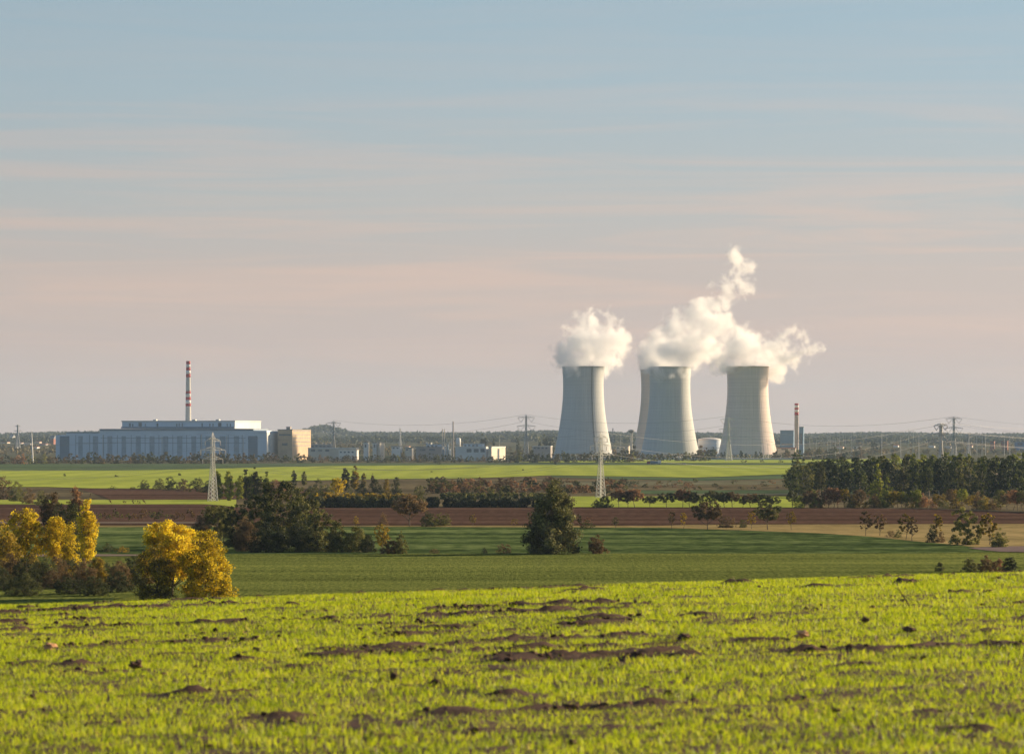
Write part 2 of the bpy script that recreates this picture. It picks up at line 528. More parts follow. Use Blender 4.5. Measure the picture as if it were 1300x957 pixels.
# one sheet out to the horizon
dd = np.unique(np.concatenate([np.linspace(-300, 0, 8), np.linspace(0, 520, 110), np.linspace(520, 1600, 90), np.linspace(1600, 6000, 90), np.linspace(6000, 25500, 120)]))
tt = np.linspace(-1, 1, 101)
DD = np.repeat(dd[:, None], len(tt), 1)
XX = tt[None, :] * (260 + np.maximum(DD, 0) * 0.42)
ZZ = zg(XX, np.maximum(DD, 0)) - 0.35
base_mat = mat_crop('valley_ground', (0.040, 0.052, 0.026), (0.085, 0.085, 0.045), (0.15, 0.13, 0.075), 0.0016, 0.02, (1, 0.25, 1), bigstretch=(1, 1, 1))
tag(link('ground', grid_mesh('ground', XX, DD, ZZ), base_mat), kind='structure')

m_mid = mat_crop('young_crop', (0.044, 0.058, 0.014), (0.105, 0.130, 0.030), (0.205, 0.230, 0.056), 0.02, 2.2, (1, 0.10, 1), rows=('Y', 0.016, 3.5, 0.035), bump=0.25)
m_rape = mat_crop('dark_crop', (0.022, 0.038, 0.012), (0.066, 0.100, 0.030), (0.165, 0.210, 0.070), 0.035, 0.6, (0.35, 0.16, 1), bump=0.25, bigstretch=(0.12, 1, 1))
m_plow = mat_crop('ploughed_soil', (0.052, 0.031, 0.021), (0.084, 0.048, 0.033), (0.125, 0.076, 0.052), 0.02, 0.8, (0.5, 0.12, 1), rows=('Y', 0.006, 6, 0.05), bump=0.2, bigstretch=(0.1, 1, 1))
m_tan = mat_crop('dry_stubble', (0.20, 0.155, 0.065), (0.29, 0.225, 0.095), (0.40, 0.30, 0.13), 0.02, 0.7, (0.3, 0.12, 1), bigstretch=(0.12, 1, 1))
m_bright = mat_crop('winter_wheat', (0.12, 0.165, 0.018), (0.175, 0.225, 0.025), (0.235, 0.28, 0.036), 0.009, 0.3, (0.4, 0.12, 1), rows=('X', 0.011, 2.0, 0.10), sheen=0.2, sheen_col=(0.5, 0.55, 0.15), bigstretch=(0.15, 1, 1))
m_scrub = mat_crop('rough_ground', (0.075, 0.062, 0.038), (0.125, 0.105, 0.06), (0.19, 0.155, 0.085), 0.012, 0.3, (0.4, 0.12, 1), bigstretch=(0.3, 1, 1))
m_teal = mat_crop('teal_grass', (0.055, 0.082, 0.045), (0.085, 0.125, 0.06), (0.12, 0.165, 0.08), 0.008, 0.3, (0.3, 0.1, 1), bigstretch=(0.15, 1, 1))  # blue-green grass of the meadow strips
m_dull = mat_crop('dull_meadow', (0.12, 0.115, 0.075), (0.155, 0.15, 0.09), (0.19, 0.19, 0.11), 0.01, 0.3, (0.3, 0.1, 1), bigstretch=(0.1, 1, 1))
m_path = mat_crop('dirt_track', (0.14, 0.115, 0.09), (0.19, 0.155, 0.12), (0.25, 0.20, 0.16), 0.05, 0.8, (0.3, 0.3, 1))
m_violet = mat_crop('bare_earth', (0.15, 0.115, 0.105), (0.19, 0.145, 0.13), (0.24, 0.185, 0.165), 0.05, 0.8, (0.3, 0.3, 1))
m_asphalt = mat_crop('road_asphalt', (0.10, 0.10, 0.10), (0.13, 0.13, 0.125), (0.16, 0.16, 0.155), 0.05, 0.8, (0.3, 0.3, 1))

X0, X1 = -500, 1800
c_mid = [(X0, 704), (100, 703.5), (700, 702.5), (1160, 702.5), (1240, 701), (1290, 700.5), (X1, 700)]
field('green_field', c_mid, [(X0, 760), (X1, 760)], m_mid, dmin=66, rows=90)
c_rape = [(X0, 671), (400, 668.5), (840, 670), (930, 673), (1040, 677), (1100, 681), (1160, 687), (1215, 692), (1262, 698), (1300, 700), (X1, 699.6)]
field('dark_green_field', c_rape, c_mid, m_rape)
c_tan = [(X0, 668), (300, 667.2), (840, 667.5), (880, 666.2), (1300, 665.2), (X1, 665)]
field('stubble_field', c_tan, c_rape, m_tan)
c_pl = [(X0, 641), (270, 640.5), (300, 644.5), (728, 644.3), (1040, 645), (1180, 646.3), (1300, 650.8), (X1, 657)]
field('ploughed_field', c_pl, c_tan, m_plow)
field('dirt_path', [(X0, 662.3), (255, 663), (300, 665)], [(X0, 664.5), (255, 664.8), (300, 665.2)], m_path, x0=X0, x1=300, rows=3)
c_st = [(X0, 636), (60, 635), (270, 635), (300, 631.5), (728, 630.6), (1010, 630.6), (X1, 634)]
c_g = [(X0, 619), (60, 619), (110, 620.8), (240, 621.5), (300, 613), (400, 610.5), (470, 609.2), (560, 608.6), (640, 606.5), (700, 604), (800, 605.5), (880, 607), (950, 604.5), (1010, 602), (1100, 600), (X1, 598)]
field('rough_grassland', c_g, c_pl, m_scrub)
field('wheat_strip', c_st, c_pl, m_bright, x1=300, rows=6)
field('wheat_strip', c_st, c_pl, m_bright, x0=720, x1=1020, rows=6)
field('ploughed_strip', [(105, 620.6), (240, 621.3), (420, 621)], [(105, 620.8), (135, 634.6), (420, 634.6)], m_plow, x0=100, x1=420, rows=8)
field('meadow', [(700, 604.5), (800, 606), (880, 607.4), (950, 604.8), (1010, 602.4), (1100, 600.5)], [(700, 606), (800, 609), (880, 611), (950, 609.5), (1010, 607.5), (1100, 606)], m_teal, x0=700, x1=1100, rows=4)
field('dull_field', [(700, 612), (1100, 610)], [(700, 618), (1100, 615)], m_dull, x0=700, x1=1100, rows=4)
field('grass_strip', [(800, 623.5), (1100, 622.5)], [(800, 628), (1100, 628)], m_teal, x0=800, x1=1100, rows=4)
field('short_stubble_strip', [(880, 627.6), (1100, 627.2)], [(880, 629.8), (1100, 629.6)], m_dull, x0=880, x1=1100, rows=3)
c_b = [(X0, 598), (0, 597.4), (150, 598), (260, 596), (330, 593.8), (420, 592), (560, 590.8), (X1, 590.6)]
field('wheat_field', c_b, c_g, m_bright)
c_s = [(X0, 590), (0, 589.6), (440, 588.6), (640, 588.2), (830, 588.4), (X1, 588.8)]
field('distant_meadow', c_s, c_b, m_teal, rows=5)
field('far_wheat_strip', [(650, 587.0), (830, 583.2), (1010, 583), (1200, 583.5)], [(650, 587.2), (830, 588), (1010, 588.2), (1200, 588)], m_bright, x0=650, x1=1200, rows=5)
field('farm_track', [(X0, 706.2), (100, 703.8), (185, 704.4)], [(X0, 710), (100, 706.8), (185, 706.0)], m_path, x0=X0, x1=185, rows=3, lift=0.13)
field('bare_plot', [(1230, 696), (1262, 694.2), (1300, 693.6), (X1, 693)], [(1230, 696.3), (1262, 700.6), (1300, 701.5), (X1, 702)], m_violet, x0=1230, x1=X1, rows=4, lift=0.13)

# ------------------------------------------------------------------ foreground: young cereal on clodded soil
def bare(x, d):
    """1 where the drill left bare strips of soil, 0 under the crop"""
    s = fbm(x * 0.13 + 3, (d - 0.05 * x) * 1.0, 0.55, 4, 5)
    w = fbm(x, d, 3.0, 2, 9)
    f = fbm(x, d * 0.5, 0.35, 2, 21)
    v = s * 0.62 + w * 0.16 + f * 0.29
    return np.clip((v - 0.655) / 0.05, 0, 1)


xs = np.arange(-17, 17.01, 0.075); ds = np.arange(6, 78, 0.075)
XX, DD = np.meshgrid(xs, ds)
B = bare(XX, DD)
ZZ = zg(XX, DD) + 0.05 * (fbm(XX, DD, 0.5, 3, 2) - 0.5) + B * (0.03 * np.maximum(0, fbm(XX, DD, 0.3, 3, 3, .7) - 0.38) * 2.6 + 0.045 * np.maximum(0, vnoise(XX, DD, 0.09, 77) - 0.5) * 2)
m_soil = mat_plain('field_soil', (0.13, 0.078, 0.052), (0.055, 0.034, 0.024), 5, 0.95, 0.1, bump=0.02, detail=8)
tag(link('crop_field_soil', grid_mesh('soil', XX, DD, ZZ), m_soil), kind='structure')

m, nt, b, out = new_mat('young_cereal_leaf')
at = N(nt, 'ShaderNodeAttribute', attribute_name='tint')
r_ = ramp(nt, [(0.0, (0.09, 0.15, 0.008)), (0.40, (0.33, 0.43, 0.012)), (0.85, (0.59, 0.65, 0.018)), (0.97, (0.60, 0.46, 0.12))], at.outputs['Fac'])
nt.links.new(r_.outputs[0], b.inputs['Base Color']); b.inputs['Roughness'].default_value = 0.5; b.inputs['Specular IOR Level'].default_value = 0.25
tr = N(nt, 'ShaderNodeBsdfTranslucent'); nt.links.new(r_.outputs[0], tr.inputs['Color'])
ms = N(nt, 'ShaderNodeMixShader'); ms.inputs[0].default_value = 0.5
nt.links.new(b.outputs[0], ms.inputs[1]); nt.links.new(tr.outputs[0], ms.inputs[2]); nt.links.new(ms.outputs[0], out.inputs[0])
m_blade = m

g = np.random.default_rng(3)
nT = 470000
d_ = 12 + (64 - 12) * g.random(nT) ** 0.85
x_ = (g.random(nT) * 2 - 1) * (0.137 * d_ + 3.2)
keep = (g.random(nT) > bare(x_, d_) * 0.86) & (g.random(nT) > np.clip((vnoise(x_, d_, 0.11, 50) * .6 + vnoise(x_, d_, 0.3, 51) * .4 - 0.52) / 0.2, 0, .85))
x_ = x_[keep]; d_ = d_[keep]; nT = len(x_)
per = 2
x_ = np.repeat(x_, per) + g.normal(0, .012, nT * per); d_ = np.repeat(d_, per) + g.normal(0, .012, nT * per); n = nT * per
hgt = g.uniform(0.022, 0.056, n) * (0.75 + 0.5 * fbm(x_, d_, 1.2, 2, 30))
wd = g.uniform(0.0035, 0.0065, n)
ang = g.uniform(0, 2 * math.pi, n); ln = g.uniform(0.1, 0.75, n) * hgt
la = g.uniform(0, 2 * math.pi, n)
zb = zg(x_, d_) - 0.01
ca, sa = np.cos(ang), np.sin(ang); cl, sl = np.cos(la), np.sin(la)
P0 = np.stack([x_, d_, zb], 1)
side = np.stack([ca, sa, np.zeros(n)], 1) * wd[:, None] * 0.5
mid = P0 + np.stack([cl * ln * .3, sl * ln * .3, hgt * .6], 1)
tip = P0 + np.stack([cl * ln, sl * ln, hgt], 1)
V = np.stack([P0 - side, P0 + side, mid - side, mid + side, tip - side * .2, tip + side * .2], 1).reshape(-1, 3)
k = np.arange(n)[:, None] * 6
Fc = np.concatenate([k + np.array([[0, 1, 3, 2]]), k + np.array([[2, 3, 5, 4]])], 0)
me = np_mesh('cereal_blades', V, Fc)
tv = np.clip(0.25 + 0.55 * fbm(x_, d_, 0.5, 3, 40) + g.normal(0, 0.22, n), 0, 1)
tv = np.where(g.random(n) < 0.012, 1.0, np.minimum(tv, .88))
set_tint(me, np.concatenate([tv, tv]))
tag(link('cereal_crop', me, m_blade), 'bright yellow-green young cereal covering the near field', 'crop', kind='stuff')

# clods: many tiny ones as stuff, the biggest as things
def clod_mesh(r, rad, sub=1, squash=0.6, name='clod'):
    import bmesh
    bm = bmesh.new(); bmesh.ops.create_icosphere(bm, subdivisions=sub, radius=1)
    ph = r.uniform(0, 6, 6)
    for v in bm.verts:
        c = v.co
        q = 1 + 0.28 * math.sin(3.1 * c.x + ph[0]) * math.sin(2.7 * c.y + ph[1]) + 0.2 * math.sin(5 * c.z + ph[2] + 4 * c.x) + 0.14 * math.sin(9 * c.y + ph[3] + 7 * c.z) + r.normal(0, .06)
        v.co = Vector((c.x * q, c.y * q, c.z * q * squash)) * rad
    me = bpy.data.meshes.new(name); bm.to_mesh(me); bm.free()
    return me

g = np.random.default_rng(12)
tv = []; tf = []
protoC = []
for i in range(6):
    cm_ = clod_mesh(g, 1.0, 1)
    protoC.append((np.array([v.co[:] for v in cm_.vertices]), np.array([p.vertices[:] for p in cm_.polygons])))
nC = 0; base = 0
cd = 13 + 46 * g.random(34000) ** 0.9; cx = (g.random(34000) * 2 - 1) * (0.137 * cd + 3)
bb = bare(cx, cd)
for i in range(34000):
    if g.random() > bb[i] * 0.95 + 0.03: continue
    pv, pf = protoC[i % 6]
    s = 0.007 + 0.026 * g.random() ** 2.6
    a = g.random() * 6.28; R2 = np.array([[math.cos(a), -math.sin(a), 0], [math.sin(a), math.cos(a), 0], [0, 0, 1]])
    tv.append((pv * s) @ R2.T + np.array([cx[i], cd[i], float(zg(cx[i], cd[i])) + s * .5 + .02 * bb[i]])); tf.append(pf + base); base += len(pv)
me = np_mesh('soil_clods', np.concatenate(tv), np.concatenate(tf))
tag(link('soil_clods', me, m_soil), 'small dark brown clods lying in the bare strips', 'soil', kind='stuff')


def near_d(px, y):
    """distance at which the near slope is seen at column px, row y"""
    q = np.linspace(10, 60, 800)
    zz = zg((px - 650) / F * q, q)
    yy = HY - F * (zz - CZ) / q
    ok = np.minimum.accumulate(yy)
    return float(np.interp(-y, -ok, q))


m_clod = mat_plain('clod_soil', (0.17, 0.105, 0.075), (0.09, 0.056, 0.040), 14, 0.95, 0.1, bump=0.01)
CL = [(498, 749.5, 13, 'broad brown clod on the crest right of the golden tree'), (404, 750, 9, 'rounded brown clod on the crest left of centre'),
      (176, 761, 12, 'dark clod on the crest below the golden tree'), (554, 738.5, 10, 'brown clod with straw on the crest left of the lone tree'),
      (457, 800, 6, 'small upright clod in the crop left of centre'), (870, 812, 14, 'wide dark clod in a bare strip right of centre'),
      (1155, 803, 13, 'dark clod sunk in the crop at the right'), (1130, 778, 0, ''), (500, 863, 12, 'dark clod low in the crop near the middle'),
      (172, 848, 16, 'long dark clod low in the crop at the left'), (770, 737, 8, 'clod at the foot of the curved dry stalk'),
      (1098, 790, 11, 'clod showing behind blades right of the orange stone'), (852, 738, 9, 'small clod on the crest right of the dry stalk')]
for px, y, w, lab in CL:
    if not w: continue
    y = y + 2
    d = near_d(px, y); x = gx(px, d); s = w / F * d * 0.5
    o = link('soil_clod', clod_mesh(g, s, 3, 0.62, 'soil_clod'), m_clod, None, (x, d, float(zg(x, d)) + s * 0.25 + 0.03))
    tag(o, lab, 'clod', 'large clods in the cereal field')
m_stone = mat_plain('ochre_stone', (0.62, 0.36, 0.18), (0.50, 0.28, 0.15), 10, 0.8, 0.2)
for px, y, w, lab in [(1019, 813, 9, 'pale orange stone lying in a bare strip at the right'), (64, 827, 8, 'pinkish brown stone lying in the crop at lower left')]:
    d = near_d(px, y); x = gx(px, d); s = w / F * d
    tag(link('stone', clod_mesh(g, s, 3, 0.5, 'stone'), m_stone, None, (x, d, float(zg(x, d)) + s * 0.3 + 0.035)), lab, 'stone', 'stones in the cereal field')
m_straw = mat_plain('dry_straw', (0.50, 0.36, 0.17), (0.38, 0.26, 0.12), 20, 0.7)
m_twig = mat_plain('dark_twig', (0.085, 0.05, 0.035), (0.05, 0.032, 0.024), 20, 0.9)
def stalk(name, label, px, y, pts, r, mat, cat):
    d = near_d(px, y); u = d / F
    mb = MB(); P = [Vector((a * u, b_ * 0.12, c * u)) for a, b_, c in pts]
    for a, b_ in zip(P[:-1], P[1:]): mb.tube(a, b_, r, r * .8, 5)
    x = gx(px, d)
    tag(mb.build(name, mat, None, (x, d, float(zg(x, d)))), label, cat)
stalk('dry_stalk', 'curved dry straw stalk rising from the crest beside a clod', 773, 738, [(0, 0, -2), (3, 0, 6), (6, .3, 13), (7, .5, 20), (6, .6, 26)], 0.004, m_straw, 'dry stalk')
stalk('dry_stalk', 'short leaning straw stalk on the crest left of the lone tree', 626, 741, [(0, 0, -2), (-2, 0, 6), (-5, .3, 12), (-8, .5, 15)], 0.004, m_straw, 'dry stalk')
stalk('twig', 'dark bent twig leaning in the crop at the right', 1157, 772, [(0, 0, -3), (-5, 0, 7), (-9, .2, 14), (-14, .3, 22), (-17, .3, 26)], 0.007, m_twig, 'twig')
stalk('dry_stalk', 'low straw stalk lying over the crop at the crest, right part', 940, 741, [(0, 0, 0), (-6, 0, 4), (-9, .3, 9)], 0.004, m_straw, 'dry stalk')
stalk('dry_stalk', 'pale upright straw stub in the crop beside the orange stone', 1111, 815, [(0, 0, -1), (0, 0, 5), (1, .1, 9)], 0.008, m_straw, 'dry stalk')
# ------------------------------------------------------------------ cooling towers
def tower_prof(h=119.0, rb=38.0, rt=26.2, rtop=27.4, zt=0.80, z0=7.0, n=40):
    P = []
    zz = h * zt
    for i in range(n + 1):
        z = z0 + (h - z0) * i / n
        if z < zz: a = (zz - z0) / math.sqrt((rb / rt) ** 2 - 1); r = rt * math.sqrt(1 + ((z - zz) / a) ** 2)
        else: a = (h - zz) / math.sqrt((rtop / rt) ** 2 - 1); r = rt * math.sqrt(1 + ((z - zz) / a) ** 2)
        P.append((r, z))
    return P


def rib_material(name, c1, c2, ribs, ring=0.0, base='x'):
    m, nt, b, out = new_mat(name)
    tc = N(nt, 'ShaderNodeTexCoord'); sep = N(nt, 'ShaderNodeSeparateXYZ'); nt.links.new(tc.outputs['Object'], sep.inputs[0])
    at = N(nt, 'ShaderNodeMath', operation='ARCTAN2'); nt.links.new(sep.outputs[1], at.inputs[0]); nt.links.new(sep.outputs[0], at.inputs[1])
    # streaks that run down the shell
    cb = N(nt, 'ShaderNodeCombineXYZ'); q = N(nt, 'ShaderNodeMath', operation='MULTIPLY'); q.inputs[1].default_value = 26
    nt.links.new(at.outputs[0], q.inputs[0]); nt.links.new(q.outputs[0], cb.inputs[0])
    z = N(nt, 'ShaderNodeMath', operation='MULTIPLY'); z.inputs[1].default_value = 0.02; nt.links.new(sep.outputs[2], z.inputs[0]); nt.links.new(z.outputs[0], cb.inputs[2])
    no = N(nt, 'ShaderNodeTexNoise'); no.inputs['Scale'].default_value = 1.0; no.inputs['Detail'].default_value = 5; nt.links.new(cb.outputs[0], no.inputs['Vector'])
    # pour rings
    wz = N(nt, 'ShaderNodeMath', operation='MULTIPLY'); wz.inputs[1].default_value = 0.52; nt.links.new(sep.outputs[2], wz.inputs[0])
    nz = N(nt, 'ShaderNodeTexNoise', noise_dimensions='1D'); nz.inputs['Scale'].default_value = 1.0; nz.inputs['Detail'].default_value = 3; nt.links.new(wz.outputs[0], nz.inputs['W'])
    mxx = N(nt, 'ShaderNodeMix', data_type='FLOAT'); mxx.inputs[0].default_value = ring; nt.links.new(no.outputs['Fac'], mxx.inputs[2]); nt.links.new(nz.outputs['Fac'], mxx.inputs[3])
    rr = ramp(nt, [(0.3, c1), (0.7, c2)], mxx.outputs[0])
    nt.links.new(rr.outputs[0], b.inputs['Base Color']); b.inputs['Roughness'].default_value = 0.9; b.inputs['Specular IOR Level'].default_value = 0.15
    # shallow vertical ribs
    w = N(nt, 'ShaderNodeMath', operation='MULTIPLY'); w.inputs[1].default_value = ribs; nt.links.new(at.outputs[0], w.inputs[0])
    s = N(nt, 'ShaderNodeMath', operation='SINE'); nt.links.new(w.outputs[0], s.inputs[0])
    bp = N(nt, 'ShaderNodeBump'); bp.inputs['Distance'].default_value = 0.03; nt.links.new(s.outputs[0], bp.inputs['Height'])
    nt.links.new(bp.outputs[0], b.inputs['Normal'])
    return m


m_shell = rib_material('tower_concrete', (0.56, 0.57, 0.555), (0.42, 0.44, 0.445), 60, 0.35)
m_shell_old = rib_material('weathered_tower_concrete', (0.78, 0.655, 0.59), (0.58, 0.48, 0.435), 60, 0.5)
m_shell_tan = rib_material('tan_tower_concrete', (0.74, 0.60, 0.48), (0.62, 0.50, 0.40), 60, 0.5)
m_ladder = mat_plain('ladder_steel', (0.12, 0.12, 0.11), None, 1)
_tw = {}
def cooling_tower(label, px, d, ytop, mat, ladder_az=None):
    x = gx(px, d); z0 = gz(px, d) - 0.3
    H = ztop(ytop, d) - z0; s = H / 119.0
    root = empty('cooling_tower', (x, d, z0)); tag(root, label, 'cooling tower', 'cooling towers of the power station')
    P = tower_prof()
    Q = [(r * s, z * s) for r, z in P]
    inner = [(r - 0.8, z) for r, z in reversed(Q)]
    mb = MB(); mb.lathe(Q + [(Q[-1][0] + 0.5, Q[-1][1] + .02), (Q[-1][0] + 0.5, Q[-1][1] + 1.0), (Q[-1][0] - 0.8, Q[-1][1] + 1.0)] + inner + [Q[0]], 120)
    shell = mb.build('shell', mat, root)
    # supporting columns, each an inverted V
    z1 = Q[0][1] + 0.2; r1 = Q[0][0] - 0.4; r0 = r1 + 3.4 * s
    if 'c' not in _tw:
        c = MB(); da = math.pi / 32
        for sg in (-1, 1):
            c.tube((r0 * math.cos(0), 0, 0), (r1 * math.cos(da), sg * r1 * math.sin(da), z1), 0.5, 0.45, 6)
        _tw['c'] = c.mesh('column')
    for k in range(32):
        o = link('column', _tw['c'], M['concrete'], root); o.rotation_euler = (0, 0, 2 * math.pi * k / 32)
    rb = MB(); rb.lathe([(r0 + 3.5, -0.3), (r0 + 3.5, 1.1), (r0 + 2.9, 1.1), (r0 + 2.9, -0.3)], 96); rb.build('basin_wall', M['concrete'], root)
    if ladder_az is not None:
        a = R(ladder_az); l = MB()
        for (ra, za), (rb_, zb_) in zip(Q[:-1], Q[1:]):
            for off in (-0.55, 0.55):
                p = Vector((math.cos(a) * (ra + .7), math.sin(a) * (ra + .7), za)) + Vector((-math.sin(a), math.cos(a), 0)) * off
                q = Vector((math.cos(a) * (rb_ + .7), math.sin(a) * (rb_ + .7), zb_)) + Vector((-math.sin(a), math.cos(a), 0)) * off
                l.tube(p, q, 0.22, None, 4)
            l.tube(Vector((math.cos(a) * (ra + .7), math.sin(a) * (ra + .7), za)) + Vector((-math.sin(a), math.cos(a), 0)) * .7, Vector((math.cos(a) * (ra + .7), math.sin(a) * (ra + .7), za)) - Vector((-math.sin(a), math.cos(a), 0)) * .7, 0.3, None, 4)
        l.build('ladder', m_ladder, shell)
    return root

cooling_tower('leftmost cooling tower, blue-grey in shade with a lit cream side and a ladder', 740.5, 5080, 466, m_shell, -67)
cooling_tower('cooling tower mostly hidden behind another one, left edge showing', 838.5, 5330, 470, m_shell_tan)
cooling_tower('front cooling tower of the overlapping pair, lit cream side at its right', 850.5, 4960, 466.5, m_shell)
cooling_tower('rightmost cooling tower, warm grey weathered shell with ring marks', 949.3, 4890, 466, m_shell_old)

# ------------------------------------------------------------------ buildings
YAW = R(14)
class Bld:
    """a block whose front looks at us a little from the left, its lit end wall showing at the right.
    px1 is the front right corner; sidepx the visible width of the end wall"""
    def __init__(s, px0, px1, d, sidepx, ybase=None):
        s.k = d / F; s.d = d; s.px1 = px1; s.W = -s.u_(px0, px1); s.D = max(3.0, sidepx * s.k / math.sin(YAW)); s.d = d
        x = gx(px1, d); s.z0 = gz(px1, d) - 0.2
        s.org = (x, d, s.z0)
        s.u = Vector((math.cos(YAW), -math.sin(YAW), 0)); s.v = Vector((math.sin(YAW), math.cos(YAW), 0))
        s.M = Matrix(((s.u.x, s.v.x, 0, 0), (s.u.y, s.v.y, 0, 0), (0, 0, 1, 0), (0, 0, 0, 1)))
    def z(s, y): return ztop(y, s.d) - s.z0      # height of picture row y above the foot
    def u_(s, px, px1):
        a = (px - 650.0) / F
        return -(gx(s.px1, s.d) - a * s.d) / (math.cos(YAW) + a * math.sin(YAW))   # along the front from the right corner


def building(name, label, px0, px1, ytop, d, sidepx, wall, roof='roof_grey', group=None, wins=(), roof_t=0.9, over=0.4, ybot=None, win_mat='window_glass', grid=None, cat='building'):
    """wins: (px_a, px_b, y_top, y_bottom) on the front"""
    b = Bld(px0, px1, d, sidepx)
    root = empty(name, b.org); tag(root, label, cat, group)
    H = b.z(ytop)
    zb = 0 if ybot is None else b.z(ybot)
    MB().box(-b.W, 0, 0, b.D, zb, H - roof_t, b.M).build('wall', M[wall], root)
    MB().box(-b.W - over, over, -over, b.D + over, H - roof_t, H, b.M).build('roof', M[roof], root)
    for w in wins:
        a, c, yt, yb_ = w
        MB().box(b.u_(a, px1), b.u_(c, px1), -0.12, 0.0 - 0.003, b.z(yb_), b.z(yt), b.M).build('window', M[win_mat], root)
    return root, b

def side_win(root, b, frac0, frac1, z0, z1, mat='window_glass', name='window'):
    MB().box(0.003, 0.12, b.D * frac0, b.D * frac1, z0, z1, b.M).build(name, M[mat], root)

# the long turbine hall: lower body, stepped left end, upper block
hall = None
D0 = 4700
b = Bld(84, 338.5, D0, 15)
root = empty('power_station_hall', b.org); tag(root, 'very long blue-grey hall with dark vertical window bays and an end wall whitened for sunlight', 'industrial hall')
hall = root
H1 = b.z(546.5)
MB().box(b.u_(127, 338.5), 0, 0, b.D, 0, H1, b.M).build('wall', M['white_panel'], root)
MB().box(b.u_(84, 338.5), b.u_(127, 338.5) - .01, 0.01, b.D, 0, b.z(549.5), b.M).build('wall', M['white_panel'], root)
MB().box(b.u_(70, 338.5), b.u_(84, 338.5) - .01, 2, b.D, 0, b.z(552), b.M).build('wall', M['white_panel'], root)
MB().box(0.01, 0.25, 0.3, b.D - .3, 0, H1 - 2.6, b.M).build('sun_toned_end_wall', M['white_wall'], root)  # whiter sheet over the panels, its colour stands in for sunlight
MB().box(b.u_(127, 338.5) - .6, b.u_(322, 338.5), -.8, b.D + .6, H1, b.z(544.2), b.M).build('roof', M['grey_panel'], root)
MB().box(b.u_(322, 338.5) + .01, 0.6, -.8, b.D + .6, H1 - 2.5, b.z(549.2), b.M).build('roof', M['grey_panel'], root)
MB().box(b.u_(83.2, 338.5), b.u_(127, 338.5) - .7, -.6, b.D, b.z(549.5) + .005, b.z(548.2), b.M).build('roof', M['grey_panel'], root)
for a, c in ((76, 88), (99.5, 105), (118, 124.5), (136.5, 142.5), (154.5, 160), (172.5, 178.5), (190, 196), (207.5, 213.5), (225, 231.5), (243, 249), (261, 267.5), (279, 286), (297, 303.5), (315, 327)):
    y0 = 553.5
    MB().box(b.u_(a, 338.5), b.u_(c, 338.5), -0.35, -0.01 if a > 84 else 1.99, 1.5, b.z(y0), b.M).build('window', M['grey_panel'] if a < 84 or a > 310 else M['bay_panel'], root)
for k in range(-1, 15):   # pilaster panels between the bays
    a = 96 + k * 17.6
    if a < 84: continue
    MB().box(b.u_(a, 338.5), b.u_(a + .5, 338.5), -0.3, -0.01, 0, b.z(552), b.M).build('pilaster', M['grey_panel'], root)
for a, c, yy in ((97, 312, 562.6), (128, 312, 556.2)):
    MB().box(b.u_(a, 338.5), b.u_(c, 338.5), -.42, -.36, b.z(yy), b.z(yy - .5), b.M).build('cladding_band', M['grey_panel'], root)
for a, hh_ in ((131, 4), (206, 6), (256, 3), (288, 5), (309, 7)):
    MB().tube(b.M @ Vector((b.u_(a, 338.5), -.9, 0)), b.M @ Vector((b.u_(a, 338.5), -.9, b.z(548) - hh_)), .45, None, 6).build('duct', M['panel_edge'], root)
# canopy and upper storey
u = Bld(155, 298, D0 + 30, 26)
zo = u.z0 - b.z0
def ub(x0, x1, y0, y1, za, zb):
    m_ = MB().box(x0, x1, y0, y1, za, zb, u.M)
    off = Vector(u.org) - Vector(b.org)
    m_.v = [tuple(Vector(v) + off) for v in m_.v]
    return m_
zb0 = H1 - zo + 2.6
ub(-u.W, 0, 0, u.D, zb0, u.z(535.2)).build('upper_wall', M['white_panel'], root)
ub(0.01, 0.25, .3, u.D - .3, zb0, u.z(535.2) - .1).build('sun_toned_end_wall', M['white_wall'], root)  # upper end face, sunlight put into the colour the same way
ub(-u.W - .8, .8, -.8, u.D + .8, u.z(535.2) + .003, u.z(533.8)).build('upper_roof', M['panel_edge'], root)
ub(u.u_(155, 298) - 1, -0.2, -1.4, -0.02, zb0, u.z(541.6)).build('louvre_band', M['grey_panel'], root)
for a, wd_, yt in ((164, 2, 537), (168, 1.2, 538), (176, 4, 536), (184, 1, 538), (199, 2, 537), (224, 1.2, 537.5), (227, 1, 537), (231, 1, 537), (256, 1.2, 537), (266, 1, 537.5), (270, 1, 537.5), (277, 4, 536.5), (288, 1, 537.5), (292, 1, 537.5)):
    ub(u.u_(a, 298), u.u_(a + wd_, 298), -.35, -0.02, u.z(541.4), u.z(yt)).build('window', M['window_glass'], root)
for a, w_ in ((128, 7), (203, 3), (216, 2)):
    pass
for fr in (.25, .6):
    side_win(root, b, fr, fr + .12, 4, 9)
for a in (190, 240, 270):   # roof vents
    ub(u.u_(a, 298), u.u_(a + 4, 298), 12, 18, u.z(533.8) + .003, u.z(533.8) + 1.6).build('roof_vent', M['panel_edge'], root)

building('office_block', 'square block with a grey shaded front and an orange-lit end, beside the long hall', 352.5, 371, 544.8, 4720, 19.5, 'tan_wall', wins=[(354, 369, 551, 553), (358, 365, 562.5, 565.5)])
ob = [o for o in bpy.data.objects if o.name == 'office_block'][0]
bb_ = Bld(352.5, 371, 4720, 19.5)
for yy in (546.5, 551, 555.5, 560, 565):   # storey bands on the lit end
    MB().box(0.003, 0.15, bb_.D * .05, bb_.D * .95, bb_.z(yy + 1.3), bb_.z(yy), bb_.M).build('window', M['grey_wall'], ob)
MB().box(-9, -4, 4, 10, bb_.z(544.8) + .003, bb_.z(541.5), bb_.M).build('roof_cabin', M['grey_wall'], ob)
MB().box(2.4, 3.4 + bb_.D * 0, 6, 20, bb_.z(544.8) + .003, bb_.z(542.8), bb_.M) 

